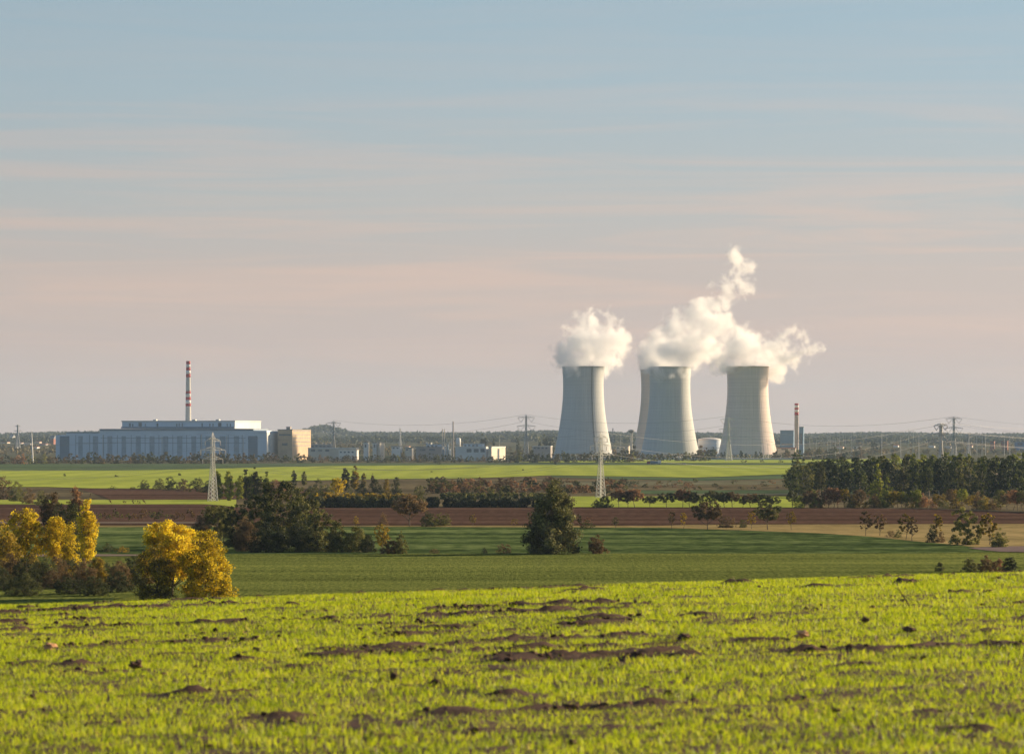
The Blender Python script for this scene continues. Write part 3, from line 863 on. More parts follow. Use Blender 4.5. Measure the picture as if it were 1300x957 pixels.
def chimney(label, px, ytop, d, r0, r1, bands, shaft='chimney_concrete', group='banded chimneys'):
    """bands: (y0,y1) rows painted red; white collars between"""
    x = gx(px, d); z0 = gz(px, d) - .2
    root = empty('chimney', (x, d, z0)); tag(root, label, 'chimney', group)
    H = ztop(ytop, d) - z0
    rad = lambda z: r0 + (r1 - r0) * z / H
    MB().lathe([(rad(H * i / 20), H * i / 20) for i in range(21)] + [(rad(H) - .5, H), (rad(H) - .5, H - 4)], 28).build('shaft', M[shaft], root)
    for y0, y1, c in bands:
        za = ztop(y1, d) - z0; zb_ = min(H + .05, ztop(y0, d) - z0)
        MB().lathe([(rad(za) + .01, za), (rad(za) + .06, za), (rad(zb_) + .06, zb_), (rad(zb_) - .3, zb_)], 28).build('red_band' if c == 'red_paint' else 'white_band', M[c], root)
    for yy in (0.66, .33):
        z = H * yy; MB().lathe([(rad(z), z), (rad(z) + .9, z + .01), (rad(z) + .9, z + .5), (rad(z), z + .51)], 20).build('gallery', M['steel'], root)
    return root
Rr, Ww = 'red_paint', 'white_paint'
chimney('tall slender chimney with six red bands rising behind the long hall', 239, 458.3, 4850, 4.3, 2.6,
        [(458.3, 462.6, Rr), (462.6, 466.3, Ww), (466.3, 470.2, Rr), (470.2, 474.6, Ww), (474.6, 479, Rr), (496.3, 499.6, Rr), (499.6, 503.8, Ww), (503.8, 507.8, Rr), (507.8, 512.2, Ww), (512.2, 515.6, Rr)])
chimney('shorter grey chimney with three red bands beside the blue boiler house', 1011.3, 512, 5000, 3.0, 2.6,
        [(512, 514.4, Rr), (514.4, 517.6, Ww), (517.6, 520, Rr), (520, 523.2, Ww), (523.2, 527, Rr)], 'grey_wall')
building('boiler_house', 'plain blue clad boiler house left of the banded chimney', 990.5, 1007.5, 546, 5030, 1.6, 'blue_panel', 'grey_panel', wins=[(992, 1006, 563, 565)])
building('boiler_annex', 'narrow taller blue block right of the banded chimney', 1014.5, 1020, 541.6, 5010, 1.2, 'blue_panel', 'grey_panel', wins=[(1016, 1018, 550, 564)])
building('pump_house', 'low pink-grey building at the foot of the blue boiler house', 987, 1010, 568, 4990, 1, 'cream_wall', 'roof_red', wins=[(992, 998, 569.5, 571), (1004, 1010, 569.5, 571)])
building('storage_shed', 'long low white-roofed shed right of the tan block', 391, 452, 568.3, 4700, 3, 'cream_wall', 'white_wall', wins=[(395, 400, 570.5, 573), (404, 409, 570.5, 573), (413, 418, 570.5, 573)])
building('workshop', 'small grey-white building left of the lit yellow silo', 461.5, 467, 561, 4650, 1.5, 'white_wall', wins=[(463, 465, 564, 568)])
building('workshop', 'pale narrow building between the grey one and the lit block', 473, 478, 561.5, 4650, 1.5, 'white_wall', wins=[(474.3, 476.5, 564, 568)])
building('silo_block', 'small bright cream-lit block standing above the belt trees', 480, 482, 561.5, 4640, 5.6, 'cream_wall', wins=[(480.5, 481.5, 564, 566)])
building('long_depot', 'long low dark depot behind the belt trees near the thin chimney', 528, 561, 567, 4900, 2, 'grey_wall', wins=[(533, 540, 569.5, 572), (545, 552, 569.5, 572)])
building('white_annex', 'white low building with three dark windows left of the bright annex', 578, 617, 566.8, 4500, 3, 'white_wall', 'white_wall', wins=[(592.5, 598.5, 569.6, 574), (601.5, 607.5, 569.6, 574), (610, 615.5, 569.6, 574)])
building('bright_annex', 'small bright cream sunlit annex with a dark doorway', 620, 624, 566.8, 4480, 17.5, 'cream_wall', 'white_wall')
q = Bld(620, 624, 4480, 17.5); an = [o for o in bpy.data.objects if o.name == 'bright_annex'][0]
side_win(an, q, .42, .56, 0.0, q.z(569.5), 'window_glass', 'door')
for nm, lb, a, c, yt, dd2, sp, wl, rf in [('low_shed', 'long bright low shed roofed white, right of the storage shed', 430, 453, 571.2, 4560, 2, 'white_wall', 'white_wall'), ('site_office', 'small white two-storey office among belt trees, left of centre', 497, 508, 566, 4640, 2.5, 'white_wall', 'roof_grey'), ('site_office', 'small cream office right of the white two-storey office', 514, 523, 568, 4640, 2.5, 'cream_wall', 'roof_grey'), ('warehouse', 'grey warehouse behind the thin paired stacks', 541, 560, 563.5, 5000, 3, 'white_panel', 'grey_panel'), ('warehouse', 'blue-white warehouse right of the white elevated tank', 588, 612, 562.8, 5200, 3, 'white_panel', 'panel_edge'), ('warehouse', 'pale warehouse left of the leftmost cooling tower', 676, 699, 566, 5200, 2.5, 'grey_wall', 'white_wall'), ('low_shed', 'small pale shed between the first two cooling towers', 782, 798, 565.5, 5250, 2, 'cream_wall', 'roof_grey'), ('warehouse', 'low white warehouse behind the storage shed', 394, 420, 563.8, 5100, 3, 'grey_wall', 'panel_edge')]:
    wn = [(a + i * 5 + 1.5, a + i * 5 + 4, yt + 1.8, yt + 3.6) for i in range(int((c - a) / 5))]
    building(nm, lb, a, c, yt, dd2, sp, wl, rf, wins=wn)
# frame building with pipes, thin chimney and white tank
def scaffold(name, label, px0, px1, ytop, d, mat='steel', nx=4, nz=4):
    x0, x1 = gx(px0, d), gx(px1, d); z0 = gz(px0, d) - .2; H = ztop(ytop, d) - z0
    root = empty(name, ((x0 + x1) / 2, d, z0)); tag(root, label, 'process plant')
    w = (x1 - x0) / 2; mb = MB()
    for i in range(nx + 1):
        for yy in (-4, 4):
            x = -w + 2 * w * i / nx; mb.tube((x, yy, 0), (x, yy, H * (0.8 + .2 * ((i * 7) % 3) / 2)), .35, None, 4)
    for k in range(1, nz + 1):
        z = H * .8 * k / nz
        for yy in (-4, 4): mb.tube((-w, yy, z), (w, yy, z), .3, None, 4)
        for i in range(nx): mb.tube((-w + 2 * w * i / nx, -4, z - H * .8 / nz), (-w + 2 * w * (i + 1) / nx, -4, z), .18, None, 3)
    mb.build('frame', M[mat], root)
    for i in range(nx):
        x = -w + 2 * w * (i + .5) / nx
        MB().lathe([(0.01, 0), (w / nx * .7, 0), (w / nx * .7, H * (.45 + .12 * (i % 3))), (0.01, H * (.55 + .12 * (i % 3)))], 12, (x, 0, 0)).build('vessel', M['white_panel' if i % 2 else 'blue_panel'], root)
    return root
scaffold('process_frame', 'pale lattice frame of vessels left of the thin chimney', 561, 573, 556, 4620)
def thin_stack(label, px, ytop, d, r, mat, yb_cap=None):
    x = gx(px, d); z0 = gz(px, d) - .2; H = ztop(ytop, d) - z0
    root = empty('thin_chimney', (x, d, z0)); tag(root, label, 'chimney', 'thin unpainted chimneys')
    MB().lathe([(r * 1.3, 0), (r, H * .5), (r * .9, H), (r * .6, H)], 12).build('shaft', M[mat], root)
    MB().lathe([(r, H * .55), (r + 1.0, H * .55 + .01), (r + 1.0, H * .55 + .6), (r, H * .55 + .61)], 12).build('gallery', M['steel'], root)
thin_stack('thin brown chimney beside the white elevated tank', 575.3, 535, 4620, 0.85, 'grey_wall')
thin_stack('short paired pale stack left of the thin brown chimney', 561.7, 544.5, 4650, 0.6, 'cream_wall')
thin_stack('pale stack standing close right of its shorter twin', 564.3, 544.5, 4650, 0.6, 'cream_wall')
thin_stack('thin grey mast-like chimney between the first two cooling towers', 778, 543.5, 5300, 0.7, 'grey_wall')
# elevated white tank
def el_tank(px, ytop, d, label):
    x = gx(px, d); z0 = gz(px, d) - .2; H = ztop(ytop, d) - z0
    root = empty('elevated_tank', (x, d, z0)); tag(root, label, 'tank')
    MB().lathe([(.01, H - 12), (2.9, H - 10.5), (3.0, H - 1), (2.4, H), (.01, H + .2)], 24).build('vessel', M['white_paint'], root)
    for i in range(6):
        a = i * math.pi / 3; MB().tube((2.4 * math.cos(a), 2.4 * math.sin(a), 0), (2.4 * math.cos(a), 2.4 * math.sin(a), H - 10.6), .25, None, 5).build('leg', M['steel'], root)
el_tank(581.8, 556, 4610, 'white elevated tank right of the thin brown chimney')
# water tower with a mushroom head
d = 5250; x = gx(801.5, d); z0 = gz(801.5, d); H = ztop(545, d) - z0
wt = empty('water_tower', (x, d, z0)); tag(wt, 'water tower with a dark mushroom head left of the overlapping cooling towers', 'water tower')
MB().lathe([(1.6, 0), (1.3, H - 7), (2.0, H - 5)], 20).build('stem', M['concrete'], wt)
MB().lathe([(2.0, H - 5), (4.3, H - 2.4), (4.3, H - 1.2), (0.01, H)], 24).build('head', M['roof_grey'], wt)
# domed tank
def dome_tank(label, px, w, ytop, ywall, d):
    x = gx(px, d); z0 = gz(px, d) - .2; r = w / 2 / F * d; H = ztop(ytop, d) - z0; h = ztop(ywall, d) - z0
    root = empty('storage_tank', (x, d, z0)); tag(root, label, 'tank')
    MB().lathe([(r, 0), (r, h)], 48).build('wall', M['white_panel'], root)
    MB().lathe([(r + .3, h), (r + .3, h + .6)] + [((r) * math.cos(t), h + .6 + (H - h) * math.sin(t)) for t in np.linspace(0, 1.5, 10)], 48).build('roof', M['white_wall'], root)
    MB().lathe([(r + .05, h * .55), (r + .4, h * .55 + .01), (r + .4, h * .55 + .5), (r + .05, h * .55 + .51)], 48).build('wind_girder', M['grey_panel'], root)
dome_tank('wide pale storage tank with a shallow domed roof between the towers', 901, 30, 556, 558.5, 5350)
building('blue_hall', 'distant blue-grey hall at the right edge above the forest', 1288, 1330, 560.8, 6500, 3, 'blue_panel', 'grey_panel', wins=[(1292, 1298, 562.5, 565)])
for i, (px, w, yt, lab) in enumerate([(1262, 5, 560, 'left of two red-brown industrial sheds beside the blue-grey hall'), (1279, 8, 559.6, 'red-brown shed directly left of the distant blue-grey hall')]):
    building('red_shed', lab, px - w, px, yt, 6400, 2, 'roof_red', 'roof_red', 'red-brown sheds at the right', wins=[(px - w + 1, px - 1.5, yt + 1.5, yt + 2.8)])
for i, (px, w, yt, dd_, wl, rf) in enumerate([(9, 8, 560.5, 8800, 'cream_wall', 'roof_red'), (16, 4, 551.5, 10500, 'white_wall', 'roof_grey'), (27, 7, 562, 8300, 'white_wall', 'roof_red'), (38, 9, 563.5, 7900, 'grey_wall', 'roof_grey'), (50, 6, 560.5, 8600, 'cream_wall', 'roof_red'), (58, 9, 564.5, 7700, 'grey_wall', 'roof_red'), (63, 5, 556.5, 9400, 'white_wall', 'roof_grey'), (68, 5, 552.5, 8000, 'roof_red', 'roof_grey'), (21, 8, 568.5, 7000, 'white_wall', 'roof_grey'), (47, 5, 569, 6900, 'white_wall', 'roof_red'), (402, 9, 560.5, 8600, 'cream_wall', 'roof_red'), (412, 8, 562, 8200, 'tan_wall', 'roof_grey'), (394, 6, 563, 8000, 'white_wall', 'roof_red'), (546, 6, 562.5, 8100, 'white_wall', 'roof_grey'), (519, 5, 568, 7000, 'cream_wall', 'roof_red'), (1070, 8, 567.5, 6900, 'cream_wall', 'roof_red'), (1092, 9, 567.5, 6900, 'white_wall', 'roof_grey'), (1140, 6, 565.8, 7300, 'white_wall', 'roof_red'), (1186, 7, 566, 7200, 'white_wall', 'roof_grey'), (1207, 8, 567, 7000, 'grey_wall', 'roof_grey'), (1234, 7, 565, 7300, 'cream_wall', 'roof_red')]):
    grp = 'village houses at the far left' if px < 70 else 'scattered far houses'
    lab = {'white_wall': 'small white', 'cream_wall': 'small cream', 'grey_wall': 'small grey', 'tan_wall': 'small tan', 'roof_red': 'small brick'}[wl] + ' house with ' + ('red' if rf == 'roof_red' else 'grey') + ' roof in the '
    lab += 'village left of the long hall' if px < 70 else 'far haze right of the tan block' if px < 450 else 'far haze left of the towers' if px < 700 else 'far haze above the forest'
    b_ = Bld(px - w, px, dd_, 2.5); root = empty('house', b_.org); tag(root, lab, 'house', grp)
    H = max(b_.z(yt), 4); Wt = b_.W; Dp = b_.D
    MB().box(-Wt, 0, 0, Dp, -1, H * .62, b_.M).build('wall', M[wl], root)
    r = MB(); vs = [Vector(v) for v in ((-Wt - .4, -.5, H * .62), (.4, -.5, H * .62), (.4, Dp + .5, H * .62), (-Wt - .4, Dp + .5, H * .62), (-Wt - .4, Dp / 2, H), (.4, Dp / 2, H))]
    r.add([b_.M @ v for v in vs], [(0, 1, 5, 4), (2, 3, 4, 5), (0, 4, 3), (1, 2, 5), (0, 3, 2, 1)]).build('roof', M[rf], root)

# ------------------------------------------------------------------ vehicles on the far road
def truck(px, y, label):
    d = dist(y); x = gx(px, d); z = gz(px, d) + 0.3
    root = empty('truck', (x, d, z), R(4)); tag(root, label, 'truck')
    cab = MB().box(-6.2, -3.6, -1.2, 1.2, .8, 3.2).build('cab', M['red_paint'], root)
    MB().box(-6.26, -6.2, -1.0, 1.0, 1.9, 2.9).build('windscreen', M['window_glass'], cab)
    MB().box(-5.6, -4.3, -1.24, -1.2, 1.9, 2.8).build('side_window', M['window_glass'], cab)
    MB().box(-3.3, 3.4, -1.25, 1.25, 1.1, 3.3).build('load_body', M['grey_panel'], root)
    MB().box(3.6, 6.4, -1.25, 1.25, 1.1, 3.9).build('trailer_box', M['white_paint'], root)
    MB().box(-6.1, 6.3, -1.0, 1.0, .65, 1.05).build('chassis', M['steel'], root)
    for wx in (-5.1, -1.8, 0.2, 4.2, 5.6):
        for sy in (-1, 1):
            w = MB().tube((wx, sy * 1.05, .52), (wx, sy * 1.3, .52), .52, None, 14).build('wheel', M['tyre'], root); MB().tube((wx, sy * 1.3, .52), (wx, sy * 1.33, .52), .28, None, 12).build('rim', M['steel'], w)
truck(830, 590, 'red-cabbed truck with grey body and white box on the far field road')
def car(px, y, label, mat, van=False, d=None):
    d = dist(y) if d is None else d; x = gx(px, d); z = gz(px, d) + 0.25
    root = empty('car', (x, d, z), R(-6)); tag(root, label, 'van' if van else 'car', 'vehicles on the far road')
    h = 2.3 if van else 1.45
    mb = MB(); mb.box(-2.2, 2.2, -.88, .88, .35, .9).build('body', M[mat], root)
    c = MB(); vs = [(-1.5, -.8, .9), (1.6, -.8, .9), (1.6, .8, .9), (-1.5, .8, .9), (-.9, -.7, h), (1.1, -.7, h), (1.1, .7, h), (-.9, .7, h)]
    c.add(vs, [(4, 5, 6, 7), (0, 1, 5, 4), (2, 3, 7, 6), (1, 2, 6, 5), (3, 0, 4, 7)]).build('cabin', M['window_glass' if not van else mat], root)
    for wx in (-1.35, 1.35):
        for sy in (-1, 1): MB().tube((wx, sy * .7, .33), (wx, sy * .92, .33), .33, None, 12).build('wheel', M['tyre'], root)
car(868, 590.3, 'dark green car on the far road right of the red truck', 'roof_grey')
car(646, 586, 'white van parked right of the bright annex', 'white_paint', True)
car(635, 585.4, 'white van parked just below the bright annex', 'white_paint', True)

# ------------------------------------------------------------------ pylons and cables
def make_pylon(name, label, px, ytop, d, arms, bw, waist, leaf, yaw, mat='steel', r=0.12, v=False, group='lattice pylons', peak=2.0, tw=0.5, bars=12):
    """arms: (row y, half length m)"""
    x = gx(px, d); z0 = gz(px, d) - .1; H = ztop(ytop, d) - z0
    root = empty(name, (x, d, z0), yaw); tag(root, label, 'pylon', group)
    zw = H * waist
    hw = lambda z: bw + (tw - bw) * min(1, z / zw)
    lv = [0]
    n1 = bars
    for i in range(1, n1 + 1): lv.append(zw * (1 - (1 - i / n1) ** 1.25))
    n2 = max(4, int((H - peak - zw) / (tw * 2.6)))
    n2 = min(n2, 16)
    for i in range(1, n2 + 1): lv.append(zw + (H - peak - zw) * i / n2)
    cn = [(-1, -1), (1, -1), (1, 1), (-1, 1)]
    for cx_, cy_ in cn:
        l = MB()
        for a, b_ in ((0, zw), (zw, H - peak)):
            l.tube((cx_ * hw(a), cy_ * hw(a), a), (cx_ * hw(b_), cy_ * hw(b_), b_), r * 1.25, r, 5)
        l.build('leg', M[mat], root)
    br = MB()
    for i in range(len(lv) - 1):
        a, b_ = lv[i], lv[i + 1]
        for k in range(4):
            c0, c1 = cn[k], cn[(k + 1) % 4]
            br.tube((c0[0] * hw(a), c0[1] * hw(a), a), (c1[0] * hw(b_), c1[1] * hw(b_), b_), r * .6, None, 3)
            if i < n1: br.tube((c1[0] * hw(a), c1[1] * hw(a), a), (c0[0] * hw(b_), c0[1] * hw(b_), b_), r * .6, None, 3)
            br.tube((c0[0] * hw(b_), c0[1] * hw(b_), b_), (c1[0] * hw(b_), c1[1] * hw(b_), b_), r * .55, None, 3)
    for c0 in cn: br.tube((c0[0] * tw, c0[1] * tw, H - peak), (0, 0, H), r * .8, r * .5, 4)
    br.build('bracing', M[mat], root)
    tips = [Vector((0, 0, H))]
    for ya, L in arms:
        za = ztop(ya, d) - z0
        for sg in (-1, 1):
            a = MB(); hz = max(1.2, L * .16)
            e = Vector((sg * L, 0, za))
            for sy in (-1, 1):
                s0 = Vector((sg * tw, sy * tw, za)); s1 = Vector((sg * tw, sy * tw, za + hz))
                a.tube(s0, e, r * .8, r * .5, 4); a.tube(s1, e + Vector((0, 0, .1)), r * .7, r * .5, 4)
                for q in (0.25, .5, .75):
                    a.tube(s0.lerp(e, q), s1.lerp(e, q - .12), r * .5, None, 3)
                a.tube(s0.lerp(e, .3), Vector((sg * tw, -sy * tw, za)).lerp(e, .55), r * .5, None, 3)
            arm_ = a.build('crossarm', M[mat], root)
            drop = max(1.6, L * .3)
            if v:
                lo = Vector((sg * L * .62, 0, za - L * .55)); i_ = MB(); i_.tube(e, lo, r * .8, None, 4); i_.tube(Vector((sg * L * .2, 0, za)), lo, r * .8, None, 4)
                i_.build('insulator', M['insulator'], arm_); tips.append(lo)
            else:
                for fr in ((1.0, .55) if L > 4.5 else (1.0,)):
                    p = Vector((sg * L * fr, 0, za)); lo = p - Vector((0, 0, drop))
                    i_ = MB(); i_.tube(p, lo, .09, None, 5)
                    for q in range(6): i_.tube(p.lerp(lo, (q + .2) / 6), p.lerp(lo, (q + .55) / 6), .22, None, 7)
                    i_.build('insulator', M['insulator'], arm_); tips.append(lo)
    Mx = Matrix.Translation((x, d, z0)) @ Matrix.Rotation(yaw, 4, 'Z')
    return [Mx @ t for t in tips]

def cables(Ta, Tb, sag, label, rad=0.05, group='power cables', n=28, pick=None):
    for k, (a, b_) in enumerate(zip(Ta, Tb)):
        if pick is not None and k not in pick: continue
        mb = MB(); P = []
        sg = sag * (0.8 if k == 0 else 1)
        for i in range(n + 1):
            t = i / n; p = a.lerp(b_, t); p.z -= 4 * sg * t * (1 - t); P.append(p)
        o = P[0].copy()
        for p, q in zip(P[:-1], P[1:]): mb.tube(p - o, q - o, rad, None, 4, False)
        tag(mb.build('power_cable', M['cable'], None, o), label[1] if k else label[0], 'cable', group)

ARM3 = [(560, 3.3), (571.5, 5.4), (583, 4.4)]
yawn = R(38)
d1 = dist(636.5); d2 = dist(632.5)
P1 = make_pylon('lattice_pylon', 'large lattice pylon standing in front of the long hall, left part', 270, 548.5, d1, ARM3, 1.35, .58, None, yawn, 'pale_steel', .11)
P2 = make_pylon('lattice_pylon', 'large lattice pylon standing in front of the leftmost cooling tower', 762.5, 548.5, d2, [(556, 3.3), (566.5, 5.2), (577.5, 4.4)], 1.35, .58, None, yawn, 'pale_steel', .11)
P3 = make_pylon('lattice_pylon', 'cream-lit lattice pylon rising above the forest at the right', 1194.5, 536.5, 2000, [(540.5, 4.2), (551.5, 5.8)], 1.5, .6, None, R(20), 'pale_steel', .24, True)
PL = make_pylon('lattice_pylon', 'lattice pylon beyond the left edge of the near line', -190, 553, 1330, [(563, 3.3), (574.5, 5.4), (586, 4.4)], 1.35, .58, None, yawn, 'pale_steel', .085)
PR = make_pylon('lattice_pylon', 'lattice pylon beyond the right edge of the near line', 1560, 540, 2300, [(545, 4.2), (553, 5.8)], 1.5, .6, None, R(20), 'pale_steel', .15, True)
NL = ('earth wire of the near line sagging between lattice pylons', 'conductor of the near line sagging low across the valley')
cables(PL, P1, 5.2, NL, .035); cables(P1, P2, 6.5, NL, .035)
cables(P2, P3, 10, NL, .035, pick=(0, 1, 3)); cables(P3, PR, 5, NL, .05)
AF = lambda y1, y2: [(y1, 10.5), (y2, 12)]
Q0 = make_pylon('lattice_pylon', 'grey lattice pylon with V insulators right of the tan block', 423.5, 533.5, 5000, [(537, 9.5), (548, 10.5)], 3.0, .62, None, R(8), 'steel', .38, True, tw=.8)
Q1 = make_pylon('lattice_pylon', 'grey lattice pylon with V insulators left of the leftmost cooling tower', 668, 526, 4700, [(530, 10.5), (541, 11.5)], 3.6, .6, None, R(5), 'steel', .38, True, tw=.8)
Q2 = make_pylon('lattice_pylon', 'lattice pylon standing before the left side of the rightmost cooling tower', 925, 528, 4350, [(532.5, 9.5), (545, 11), (556, 10)], 3.4, .55, None, R(5), 'pale_steel', .34, True, tw=.8)
Q3 = make_pylon('lattice_pylon', 'tallest grey pylon behind the cream-lit pylon at the right', 1211, 528.5, 3600, [(531.5, 8.0), (543.5, 9), (554.5, 8.4)], 2.8, .6, None, R(12), 'steel', .27, True, tw=.7)
Q4 = make_pylon('lattice_pylon', 'faint far pylon above the village at the left', 22.5, 538, 7000, [(541, 6), (547, 8)], 3.6, .6, None, R(30), 'steel', .45, tw=.8)
Q5 = make_pylon('lattice_pylon', 'faint far pylon with a flat top right of the tallest pylon', 1229.5, 549.5, 5200, [(551.5, 5), (555, 5)], 2.4, .6, None, R(30), 'steel', .24, tw=.7)
Q6 = make_pylon('lattice_pylon', 'very faint slim pylon above the belt trees left of the thin chimney', 508, 543, 7500, [(546, 4), (550, 4)], 2.4, .6, None, R(60), 'steel', .3, tw=.7)
FL = ('earth wire of the far line above the horizon', 'conductor of the far line above the horizon')
cables(Q0, Q1, 12, FL, .13, pick=(0, 1, 3)); cables(Q1, Q2, 12, FL, .13, pick=(0, 2, 4)); cables(Q2, Q3, 13, FL, .12, pick=(0, 1, 4))
QR = make_pylon('lattice_pylon', 'grey pylon of the far line beyond the right edge', 1480, 536, 3500, [(541, 8.0), (550, 9), (558, 8.4)], 2.8, .6, None, R(12), 'steel', .15, True)
cables(Q3, QR, 8, FL, .08, pick=(0, 1, 2, 4, 6))
# tapered white mast at the left
d = 3900; x = gx(40, d); z0 = gz(40, d); H = ztop(546, d) - z0
mp_ = empty('lattice_mast', (x, d, z0)); tag(mp_, 'slender white tapered mast with a short crossarm above the belt trees at the left', 'mast')
MB().tube((1.2, 0, 0), (0, 0, H), 1.0, .35, 8).build('shaft', M['white_paint'], mp_)
c = MB(); c.tube((-5.5, 0, H * .93), (5.5, 0, H * .93), .3, None, 5); c.tube((-5.5, 0, H * .93), (-3, 0, H * .86), .2, None, 4); c.tube((5.5, 0, H * .93), (3, 0, H * .86), .2, None, 4); c.build('crossarm', M['steel'], mp_)
# substation gantries and masts
def gantry(label, px0, px1, ytop, d, nb=2):
    x0, x1 = gx(px0, d), gx(px1, d); z0 = gz(px0, d); H = ztop(ytop, d) - z0; w = x1 - x0
    root = empty('substation_gantry', (x0, d, z0)); tag(root, label, 'gantry', 'substation gantries')
    for i in range(nb): 
        m_ = MB(); xx = w * i / (nb - 1); m_.tube((xx - 1, 0, -1), (xx, 0, H), .3, .25, 4); m_.tube((xx + 1, 0, -1), (xx, 0, H), .3, .25, 4); m_.tube((xx, 0, H), (xx, 0, H + 4), .18, .1, 4); m_.build('column', M['steel'], root)
    b_ = MB(); 
    for z in (H - .3, H - 2): b_.tube((0, 0, z), (w, 0, z), .22, None, 4)
    k = max(3, int(w / 3))
    for i in range(k): b_.tube((w * i / k, 0, H - .3 if i % 2 else H - 2), (w * (i + 1) / k, 0, H - 2 if i % 2 else H - .3), .14, None, 3)
    b_.build('beam', M['steel'], root)
gantry('substation gantry nearest the blue boiler house', 1028, 1054, 553, 5000, 2)
gantry('long low substation gantry in front of the near one', 1036, 1066, 558, 4900, 3)
gantry('substation gantry with three columns above the forest edge', 1066, 1081, 554, 5100, 3)
gantry('tall square portal gantry above the middle of the forest', 1153.5, 1159.5, 547, 4800, 2)
gantry('distant faint gantry right of the tallest pylon', 1240, 1247, 550.5, 5600, 2)
def mast(label, px, ytop, d, r=.4):
    x = gx(px, d); z0 = gz(px, d); H = ztop(ytop, d) - z0
    root = empty('pole_mast', (x, d, z0)); tag(root, label, 'mast', 'thin masts by the substation')
    MB().tube((0, 0, 0), (0, 0, H), r, r * .5, 6).build('pole', M['steel'], root)
    MB().tube((-2.2, 0, H * .9), (2.2, 0, H * .9), r * .5, None, 4).build('crossbar', M['steel'], root)
for i, (px, yt, d) in enumerate([(1061, 556, 4900), (1119.5, 549, 5000), (1143.5, 553.5, 5100), (1166.5, 553, 5000), (1251, 551, 5600), (1275, 553, 5600), (1282, 553, 5600), (967, 560, 4850), (975, 562, 4800), (984, 561, 4850), (603, 556, 5200), (634, 553, 5600), (800, 551, 5400), (788, 553, 5600), (884, 560, 5200)]):
    mast('thin grey mast ' + ['right of the blue boiler house', 'tallest above the left forest edge', 'left of the square portal gantry', 'right of the square portal gantry', 'left of the red-brown sheds', 'standing behind the right red-brown shed', 'at the left end of the distant blue hall', 'at the right foot of the rightmost cooling tower', 'just right of the rightmost cooling tower base', 'left of the pink-grey pump house', 'behind the white low building', 'left of the grey pylon with V insulators', 'between the first two towers, near the water tower', 'between the first two towers, short', 'left of the domed storage tank'][i], px, yt, d)
# fence by the rightmost tower
fr = empty('perimeter_fence', (gx(760, 4700), 4700, gz(900, 4700))); tag(fr, 'long grey perimeter fence at the foot of the cooling towers', 'fence')
wp = gx(1010, 4700) - gx(760, 4700)
MB().box(0, wp, -.05, .05, .3, 2.4).build('mesh_panel', M['steel'], fr)
for i in range(0, 41):
    MB().box(wp * i / 40 - .1, wp * i / 40 + .1, -.2, -.051, -.5, 2.8).build('post', M['steel'], fr)
# ------------------------------------------------------------------ trees and bushes, near to far
LG = 'trees of the left foreground thicket'
T = tree
# golden tree: two crowns on one root
T('golden_tree', 'big golden autumn tree, browner crown left of its companion', 217, 656, 86, 'gold', 'round', d=486, n=15000, group='golden autumn trees', seed=1)
T('golden_tree', 'golden autumn tree at the right end of the left thicket', 263, 669, 74, 'gold', 'bush', d=480, n=14000, group='golden autumn trees', seed=2)
T('autumn_tree', 'olive-brown tree in front of the big golden tree', 196, 684, 58, 'goldmix', 'bush', d=478, n=9000, seed=3)
T('golden_tree', 'golden round crown at the left edge above the dark bushes', 32, 642, 56, 'gold', 'round', d=560, n=9000, group='golden autumn trees', seed=0)
T('golden_tree', 'small golden crown between the left edge tree and the poplar', 70, 652, 32, 'gold', 'round', d=560, n=7000, group='golden autumn trees', seed=1)
T('golden_tree', 'slim golden tree right below the golden poplar', 88, 658, 24, 'gold', 'bush', d=555, n=6500, group='golden autumn trees', seed=2)
T('autumn_tree', 'olive and gold bushy tree at the very left edge', 4, 655, 50, 'goldmix', 'bush', d=550, n=7000, seed=2)
T('poplar_tree', 'tall golden poplar beside the plough field, left part', 110, 624, 27, 'gold', 'poplar', d=640, n=8000, group='golden poplars', seed=1)
T('poplar_tree', 'rusty golden poplar just behind the tall golden one', 96, 607, 22, 'rust', 'poplar', d=700, n=7000, group='golden poplars', seed=2)
T('dark_tree', 'dark tree at the left foot of the golden poplar', 92, 634, 34, 'olive', 'bush', d=660, n=7000, seed=0)
T('dark_tree', 'dark brownish tree left of the golden poplar', 66, 622, 30, 'brown', 'round', d=720, n=6500, seed=1)
T('dark_tree', 'dark leafy tree behind the small golden crown', 76, 636, 30, 'dark', 'bush', d=700, n=6500, seed=2)
for i, (px, yt, w, lf) in enumerate([(-40, 698, 60, 'dark'), (-10, 706, 44, 'dark'), (14, 700, 44, 'brown'), (40, 698, 40, 'goldmix'), (30, 708, 46, 'dark'), (56, 706, 44, 'dark'), (74, 702, 34, 'brown'), (88, 706, 46, 'dark'), (108, 706, 38, 'brown'), (124, 702, 26, 'goldmix'), (118, 712, 42, 'dark'), (138, 712, 38, 'dark'), (152, 710, 36, 'brown'), (168, 704, 42, 'dark'), (184, 698, 34, 'brown'), (30, 724, 50, 'dark'), (90, 726, 50, 'dark'), (150, 724, 50, 'dark'), (4, 722, 44, 'dark'), (64, 722, 40, 'brown'), (120, 728, 40, 'dark')]):
    T('bush', ['dense dark bush', 'brown and gold bush', 'olive bush'][0 if lf == 'dark' else 1 if lf in ('goldmix', 'brown') else 2] + ' in the thicket behind the near crest, lower left', px, yt, w, lf, 'bush', d=492 + (i % 5) * 6 if yt > 715 else 520 + (i % 4) * 8, n=11000, group='bushes of the lower left thicket', cat='shrub')
